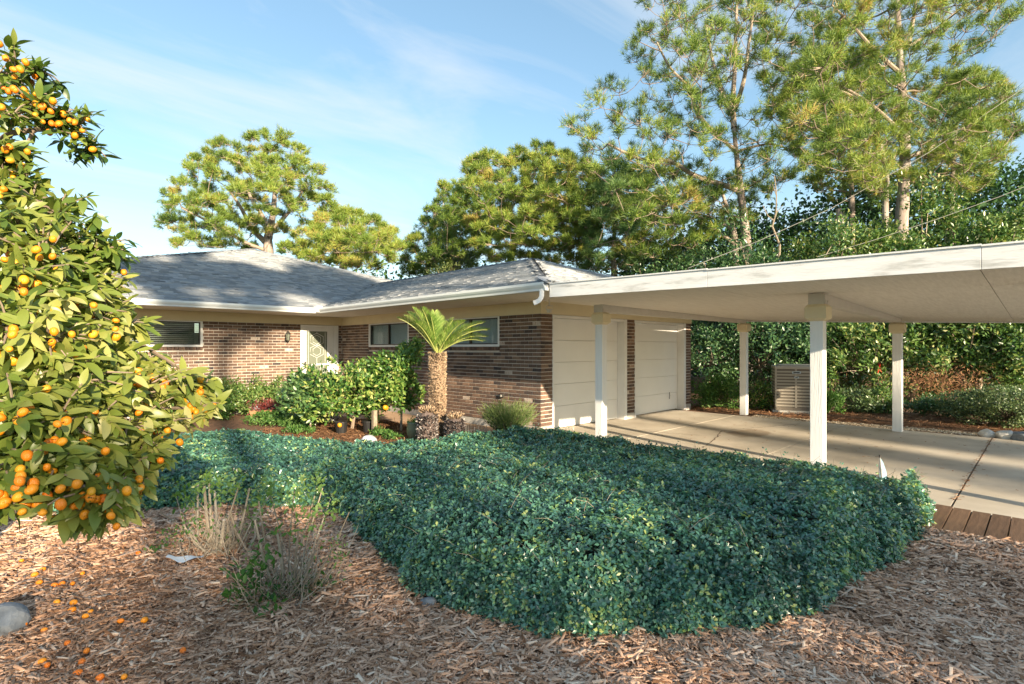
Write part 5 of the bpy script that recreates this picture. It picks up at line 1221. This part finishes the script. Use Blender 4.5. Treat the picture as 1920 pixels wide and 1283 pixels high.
# green pot
b = W(777, 700, 8.75); e = empty('glazed_pot', (b.x,b.y,0), 'mossy green round pot left of the sago pups', 'pot'); z1 = W(777,792,8.75).z
m = MB(); m.tube([(b.x,b.y,z) for z in (0,.04,.12,.2,z1-.02,z1)], [.08,.10,.125,.125,.115,.12], 18); m.obj('pot', M['pot'], e, smooth=True)
n = 160; P = np.array([b.x,b.y,z1])+rng.normal(size=(n,3))*[.05,.05,.03]; V, Fc, TT = leaves(P, rdir(n)+[0,0,.5], rdir(n)+[0,0,.8], np.full(n,.04), .5, rng.random(n)); mkobj('plant', V, Fc, TT, M['weed'], e, kind='stuff')
# citrus bush
bush('citrus_bush', 'large leafy citrus bush in front of the door and wing wall', 'shrub', WP(660,9.9,.76), (1.1,1.1,.62), 11000, .08, M['citrus'], trunk=.035, lumps=150, asp=.5, lr=.2, tbase=.5, tvar=.3, open_=.9, zmin=.12)
bush('citrus_bush', 'narrow citrus bush right of the large one, touching the palm trunk', 'shrub', WP(752,9.7,1.0), (.55,.55,.62), 6000, .08, M['citrus'], trunk=.025, lumps=34, asp=.5, lr=.28, tbase=.45, zmin=.2)
bush('citrus_bush', 'dark low leafy shrub at the left foot of the large citrus bush', 'shrub', WP(582,10.0,.55), (.5,.5,.55), 6000, .09, M['darkleaf'], lumps=34, asp=.55, lr=.32, tbase=.8)
for (a, b_, D) in ((722,764,9.2),(637,797,9.3),(724,610+155,9.25)):
    o = bpy.data.objects.new('lemon', KM[1]); C.objects.link(o); o.location = W(a, b_, D); o.scale = (.04,.04,.035)
    tag(o, {722:'yellow fruit hanging at the right tip of the citrus bush',637:'yellow fruit low on the citrus bush near the black pots',724:'second yellow fruit tucked beside the one at the right tip'}[a], 'fruit')
for i, (a, b_, D, r, lab) in enumerate([(640,812,9.4,.11,'black nursery pot lying left below the citrus bush'),(692,806,9.5,.12,'black nursery pot upright right below the citrus bush')]):
    q = W(a, b_, D); e = empty('nursery_pot', (q.x,q.y,0), lab, 'pot', 'black nursery pots'); m = MB(); m.tube([(q.x,q.y,z) for z in (.0,.1,.2)], [r*.8,r*.9,r], 14); m.tube([(q.x,q.y,.19),(q.x,q.y,.215)], [r*1.07,r*1.07], 14); m.obj('pot', M['blackpot'], e)
q = W(702, 700, 9.3); m = MB(); m.box((q.x-.035,q.y-.035,0),(q.x+.035,q.y+.035,.42)); o = m.obj('wooden_stake', M['stem']); tag(o, 'square wooden stake between the citrus bush and the walk', 'stake')
# rosemary
c0 = np.array(WP(953,8.75,0)); e = empty('rosemary_bush', c0, 'rounded feathery rosemary bush at the foot of the brick corner', 'shrub')
n = 5200; a = rng.random(n)*6.28; rr = rng.random(n)**.5; P = c0+np.column_stack([np.cos(a)*rr*.14, np.sin(a)*rr*.14, .05+.2*rng.random(n)])
dirs = norm(np.column_stack([np.cos(a)*rr, np.sin(a)*rr, .75+.3*rng.random(n)])); l_ = (.34+.14*rng.random(n))
lf_ = rng.random(n); st = P+dirs*(l_*lf_)[:, None]*1.0; S = np.stack([np.full(n,.010), .07+.06*rng.random(n), np.ones(n)], -1)
V, Fc, TT = scatter(NEED[0], NEED[1], st, basis(norm(dirs+rdir(n)*.4), rdir(n)), S, np.clip(.3+.5*lf_+rng.normal(size=n)*.15,0,1)); mkobj('foliage', V, Fc, TT, M['rosemary'], e, kind='stuff')
m = MB()
for k in range(60): 
    i = int(rng.integers(0,n)); m.tube([c0, P[i], P[i]+dirs[i]*l_[i]], [.008,.005,.002], 4, t=float(rng.random()), caps=False)
m.obj('stem', M['twig'], e)
# wire hoop guard
c0 = np.array(WP(893,8.6,0)); e = empty('wire_plant_guard', c0, 'round wire plant guard between the right pup and the rosemary', 'wire guard'); m = MB()
for z in (.03,.16): m.tube([c0+[.17*cos(a),.17*sin(a),z] for a in np.linspace(0,2*pi,25)], .005, 4, caps=False)
for a in np.linspace(0,2*pi,19)[:-1]: m.tube([c0+[.17*cos(a),.17*sin(a),0], c0+[.17*cos(a),.17*sin(a),.24+.04*sin(a*5)]], .003, 3)
m.obj('hoops', M['wire'], e)
# azaleas by the main wall
for i, (a, D, rx, rz, n, lab) in enumerate([(350,11.2,.55,.42,3000,'azalea under the left window, partly behind the kumquat'),(412,11.9,.6,.46,4000,'azalea against the brick wall below the window corner'),(470,12.1,.55,.45,4000,'azalea at the middle of the main brick wall'),(520,12.4,.45,.42,3000,'azalea nearest the front door')]):
    bush('azalea', lab, 'shrub', WP(a, D, rz*.9), (rx, rx, rz), n, .06, M['oakleaf'], 'azaleas along the brick wall', lumps=36, asp=.5, lr=.3, tbase=.6)
# red bronze plant in trough
q = np.array(WP(505,11.3,0)); e = empty('planter_trough', q, 'terracotta trough of dark red plants beside the stone slabs', 'planter')
m = MB(); Mx = Matrix.Translation(q) @ Matrix.Rotation(-PHI, 4, 'Z'); V = [tuple(Mx@Vector(v)) for v in [(-.32,-.12,0),(.32,-.12,0),(.32,.12,0),(-.32,.12,0),(-.36,-.15,.2),(.36,-.15,.2),(.36,.15,.2),(-.36,.15,.2)]]; m.add(V, BOXF); m.obj('trough', M['terra'], e, bevel=.008)
n = 500; P = q+rng.normal(size=(n,3))*[.16,.10,.05]+[0,0,.27]; V, Fc, TT = leaves(P, rdir(n)+[0,0,.7], rdir(n), np.full(n,.1), .25, rng.random(n)); mkobj('plant', V, Fc, TT, M['bronze'], e, kind='stuff')
# weeds and small greens between hedge and wall
wd_ = [(395,785,.6,.25,4200,'mass of ferny green groundcover behind the hedge near the kumquat'),(450,772,.55,.22,3500,'patch of ferny green groundcover in front of the azaleas'),(505,795,.45,.16,2600,'bright green groundcover beside the stone slabs'),(550,800,.35,.12,1500,'small green patch at the left foot of the citrus bush'),(560,812,.3,.08,700,'thin green sprouts between hedge and citrus bush'),(330,790,.6,.3,3000,'ferny green groundcover seen through the kumquat branches'),(710,818,.16,.09,350,'small bright green seedling near the white stone'),(735,825,.14,.08,350,'small green clump left of the green pot'),(702,795,.12,.14,250,'leafy sprout beside the wooden stake')]
for a, b_, rx, rz, n, lab in wd_:
    q = G(a, b_); bush('groundcover_plant', lab, 'plant', (q.x, q.y, rz*.8), (rx, rx, rz), n, .055, M['weed'], 'green plants behind the hedge', lumps=30, asp=.4, lr=.35, tbase=.45)
# sapling in front of door left? fan palm frond behind kumquat
q = W(150,600,7.2); e = empty('fan_palm', (q.x,q.y,0), 'drooping fan palm frond behind the kumquat tree', 'palm'); m = MB(); m.tube([(q.x,q.y,0),(q.x,q.y,1.2),tuple(W(165,575,7.0))], [.06,.05,.02], 8); m.obj('trunk', M['twig'], e)
hub = np.array(W(170,570,6.9)); m = MB()
for k in range(46):
    a = -1.1+2.5*k/45; dv = np.array([C_,-S_,0])*cos(a)*1.0+np.array([0,0,1])*sin(a)*.8+np.array([S_,C_,0])*rng.normal()*.15; l = .50+.12*rng.random()
    P = [hub+dv*l*t+np.array([0,0,-.34*t**3*l]) for t in (0,.4,.75,1)]; s = np.cross(dv, [S_,C_,0]); s = s/np.linalg.norm(s)*.012
    m.add([P[0],P[1]-s,P[1]+s,P[2]-s*.8,P[2]+s*.8,P[3]], [(0,1,2),(1,3,4,2),(3,5,4)], float(rng.random()))
m.obj('frond', M['fan'], e)

# ------------------------------------------------------------------ kumquat tree
kb = W(-260, 900, 2.6); kt = empty('kumquat_tree', (kb.x, kb.y, 0), 'large kumquat tree full of orange fruit leaning in from the left edge', 'tree')
clumps = [ # px, py, spread px, D, tips, tint, fruit
 (30,140,40,2.5,9,.30,2),(75,130,32,2.5,7,.28,2),(60,190,45,2.45,12,.33,5),(110,215,38,2.45,11,.3,6),(150,235,28,2.45,8,.3,4),(165,268,22,2.5,6,.25,1),(20,220,40,2.3,9,.35,3),(0,285,34,2.2,9,.4,3),(35,300,26,2.25,6,.38,2),(45,335,30,2.25,8,.4,2),(20,350,36,2.2,9,.45,2),(-30,180,60,2.4,10,.35,1),
 (60,370,45,2.2,13,.4,2),(110,400,40,2.2,12,.42,0),(40,430,55,2.1,16,.5,2),(130,450,45,2.2,14,.45,1),(185,465,28,2.2,9,.35,0),(205,490,22,2.25,6,.3,0),(80,490,55,2.0,18,.5,5),(20,520,50,1.9,14,.5,4),(150,510,45,2.1,14,.5,3),(200,530,35,2.2,9,.5,1),
 (60,560,55,1.9,18,.55,3),(130,580,55,1.95,20,.62,6),(195,590,45,2.1,15,.62,3),(235,610,30,2.2,9,.6,1),(20,620,55,1.7,15,.55,6),(90,640,60,1.75,20,.58,9),(160,640,55,1.95,18,.62,6),(220,660,45,2.1,15,.68,2),(260,680,38,2.2,14,.7,2),(295,700,34,2.25,11,.7,4),
 (60,720,60,1.7,18,.55,3),(130,710,60,1.8,18,.55,3),(190,730,52,1.95,18,.65,3),(250,740,48,2.05,17,.7,5),(310,730,36,2.2,12,.66,2),(345,735,30,2.25,9,.6,2),(375,765,24,2.25,7,.7,5),(385,720,20,2.3,5,.6,3),
 (30,790,60,1.6,17,.5,7),(100,800,60,1.65,18,.52,8),(170,810,55,1.8,18,.62,8),(240,800,48,1.95,16,.66,4),(300,800,38,2.1,11,.66,6),(280,850,34,2.0,10,.66,3),
 (40,860,52,1.55,13,.4,5),(110,870,40,1.6,10,.45,4),(180,870,44,1.75,13,.58,4),(240,880,36,1.9,10,.62,3),(20,920,42,1.5,9,.4,5),(160,920,36,1.6,11,.58,9),(215,925,30,1.65,9,.62,5),(160,965,26,1.6,7,.55,2),(205,950,20,1.62,5,.55,1),(75,905,26,1.55,5,.35,3),(270,900,18,1.9,4,.6,2),(-40,600,70,1.8,14,.5,2),(-60,780,70,1.7,14,.5,2),(-60,420,70,2.1,12,.45,1)]
br = MB(); scaf = [[(kb.x,kb.y,0), tuple(W(-260,800,2.6)), tuple(W(-170,560,2.4)), tuple(W(-80,330,2.4)), tuple(W(-20,180,2.5))], [tuple(W(-260,800,2.6)), tuple(W(-120,680,2.2)), tuple(W(20,640,2.1)), tuple(W(150,630,2.15))], [tuple(W(-260,850,2.6)), tuple(W(-120,800,2.2)), tuple(W(10,810,1.9)), tuple(W(130,830,1.9))], [tuple(W(-170,560,2.4)), tuple(W(-40,470,2.3)), tuple(W(70,450,2.2))], [tuple(W(-80,330,2.4)), tuple(W(20,250,2.5)), tuple(W(90,240,2.5))]]
rs = [[.07,.06,.045,.03,.02],[.04,.03,.02,.01],[.04,.03,.02,.01],[.03,.02,.012],[.02,.015,.01]]; NPk = []
for p_, r_ in zip(scaf, rs):
    br.tube(p_, r_, 8, t=.2); 
    for i in range(len(p_)-1):
        for t in (0,.25,.5,.75,1): NPk.append(np.array(p_[i])*(1-t)+np.array(p_[i+1])*t)
NPk = np.array(NPk); LP = []; LD = []; LN = []; LS = []; LT = []; FR = []
right = np.array([C_,-S_,0]); 
for (px, py, sp, D, tips, tn, nf) in clumps:
    cc = np.array(W(px, py, D)); j = int(np.argmin(np.linalg.norm(NPk-cc, axis=1)+.3*np.maximum(0, (NPk-cc)@right))); s0 = NPk[j]
    mid = (s0+cc)/2+np.array([0,0,.06]); br.tube([s0, mid, cc], [.011,.008,.005], 5, t=.25, caps=False)
    spm = sp*D/F
    for k in range(int(tips*1.45)):
        off = rng.normal(size=3)*spm*np.array([.62,.62,.55]); tp = cc+off
        dv = norm((right*.55+np.array([-S_,-C_,0])*.25+np.array([0,0,(-.15 if py > 350 else .2)])+off/spm*.35+rng.normal(size=3)*.35)[None])[0]
        br.tube([cc+off*.1, cc+off*.6+[0,0,.01], tp], [.004,.003,.002], 4, t=.5, caps=False)
        nl_ = int(rng.integers(6, 10)); tt = tn+rng.normal()*.10
        for q in range(nl_):
            f_ = q/nl_; a = q*2.4+rng.random(); s1 = norm(np.cross(dv, [0,0,1.])[None])[0]; s2 = np.cross(dv, s1)
            rd = s1*cos(a)+s2*sin(a)
            ld_ = norm((dv*(.35+.7*f_)+rd*(.95-.4*f_)+np.array([0,0,-.18]))[None])[0]
            LP.append(tp-dv*(.07*(1-f_))); LD.append(ld_); LN.append(norm((np.array([0,0,1.])*.8+dv*.5+rng.normal(size=3)*.35+np.array([-S_,-C_,0])*.3)[None])[0]); LS.append(.070*(.55+.75*rng.random())); LT.append(np.clip(tt+rng.normal()*.12, 0, 1))
    for k in range(int(nf*2.1+.5)):
        off = rng.normal(size=3)*spm*.58; off = off+np.array([-S_,-C_,0])*spm*(.35+.75*rng.random()); FR.append(cc+off+[0,0,-.02])
br.obj('branches', M['twig'], kt)
# leaf shapes: folded, arched blade
def kleaf(t, curl, wav):
    n = 6; V = []; 
    for i in range(n+1):
        s = i/n; w_ = .5*sin(pi*s**.85)**.8*.35+.004; z = -curl*s*s; zz_ = .06*w_*3
        V += [(-w_, s, z+zz_+wav*sin(s*9)*.5), (0, s, z-.0), (w_, s, z+zz_-wav*sin(s*8))]
    Fc = []
    for i in range(n):
        for k in (0, 1): Fc.append((i*3+k, i*3+k+1, i*3+3+k+1, i*3+3+k))
    me = MB(); me.add(V, Fc, t); return me
KL = [kleaf(t, c, w_) for t, c, w_ in [(.2,.15,.01),(.3,.3,.015),(.38,.1,.02),(.45,.25,.01),(.52,.35,.02),(.58,.15,.015),(.64,.22,.02),(.7,.1,.01),(.76,.3,.02),(.84,.2,.015),(.92,.12,.02)]]
KLM = [k.mesh('leaf', M['kleaf'], smooth=True) for k in KL]; KT = np.array([.2,.3,.38,.45,.52,.58,.64,.7,.76,.84,.92])
LP, LD, LN, LS, LT = map(np.array, (LP, LD, LN, LS, LT)); R_ = basis(LD, LN)
Dl = LP[:, 0]*S_+LP[:, 1]*C_; xl = (LP[:, 0]*C_-LP[:, 1]*S_)/Dl*F+960; sc_ = LS/Dl*np.where((xl > 5), 1, 0)
big = np.argsort(-sc_)[:300]; isb = np.zeros(len(LP), bool); isb[big] = True
for i in big:
    v = int(np.argmin(np.abs(KT-LT[i]+rng.normal()*.03))); A = np.eye(4); A[:3, :3] = R_[i]*LS[i]; A[:3, 3] = LP[i]
    inst('leaf', KLM[v], kt, Matrix(A.tolist()))
parts = []; vi = rng.integers(0, len(KL), len(LP))
for v in range(len(KL)):
    k = (~isb) & (vi == v)
    if k.sum(): parts.append(scatter(KL[v].V[0], np.array(KL[v].F), LP[k], R_[k], LS[k], LT[k]))
V, Fc, TT = join(parts); mkobj('foliage', V, Fc, TT, M['kleaf'], kt, kind='stuff', smooth=True)
for i, p_ in enumerate(FR):
    r = .0120*(.75+.45*rng.random()); v = int(rng.choice(6, p=[.08,.18,.25,.25,.16,.08]))
    inst('kumquat', KM[v], kt, Matrix.Translation(p_) @ Matrix.Rotation(rng.normal()*.6, 4, 'X') @ Matrix.Rotation(rng.normal()*.5, 4, 'Y') @ Matrix.Diagonal((r,r,r,1)))

# ------------------------------------------------------------------ unseen trees added behind the photographer to shade bed, roof and driveway
for i, (x, y, rx, top_, lab) in enumerate([(-8.6,-25,1.6,8.65,'low garden tree far behind the photographer, left of the dense ones'),(-6.6,-25.2,1.4,8.9,'dense garden tree far behind the photographer, first from the left'),(-4.9,-25,1.6,9.2,'dense garden tree far behind the photographer, second from the left'),(-3.2,-24.8,1.5,9.1,'dense garden tree far behind the photographer, third from the left'),(-1.9,-25.1,.8,8.7,'dense garden tree far behind the photographer, fourth from the left')]):
    bush('garden_tree', lab, 'tree', (x, y, top_*.55), (rx, rx, top_*.52), 2700, .34, M['darkleaf'], 'garden trees behind the photographer', trunk=.12, lumps=90, asp=.6, lr=.3, zmax=top_)  # added out of view; crowns cut at a height that shades the front bed
for i, (x, y, zc, lab) in enumerate([(-11.5,-24,14.4,'tall oak far behind the photographer, first from the left'),(-6.5,-25.5,15.2,'tall oak far behind the photographer, second from the left'),(-2.2,-24,14.8,'tall oak far behind the photographer, third from the left'),(1.8,-24.5,14.9,'tall oak far behind the photographer, fourth from the left')]):
    bush('street_oak', lab, 'tree', (x, y, zc), (2.6,2.6,2.2), 2600, .45, M['oakleaf'], 'oaks far behind the photographer', trunk=.2, lumps=22, asp=.6, lr=.25)  # unseen oaks added so their sparse crowns dapple the roof
for i, (x, y, r_) in enumerate([(-3.9,-46,.3),(-1.0,-50,.5)]):
    bush('slender_pine', ['slender tall pine beside the street behind the photographer, left one','slender tall pine beside the street behind the photographer, right one'][i], 'tree', (x, y, 19), (1.3,1.3,1.8), 900, .35, M['oakleaf'], 'slender pines behind the photographer', trunk=r_, lumps=14, asp=.5, lr=.3)  # unseen trunks added to throw long shadow bands over the driveway
for i, (x, y, zc) in enumerate([(-3.4,-44,13.2),(-2.2,-47,14.4),(-1.2,-45,13.6)]):
    bush('roadside_tree', ['thin crowned roadside tree behind the photographer, left one','thin crowned roadside tree behind the photographer, middle one','thin crowned roadside tree behind the photographer, right one'][i], 'tree', (x, y, zc), (.9,.9,1.1), 260, .4, M['oakleaf'], 'roadside trees behind the photographer', trunk=.12, lumps=12, asp=.6, lr=.24)  # sparse crowns added out of view for soft shade blotches on the driveway
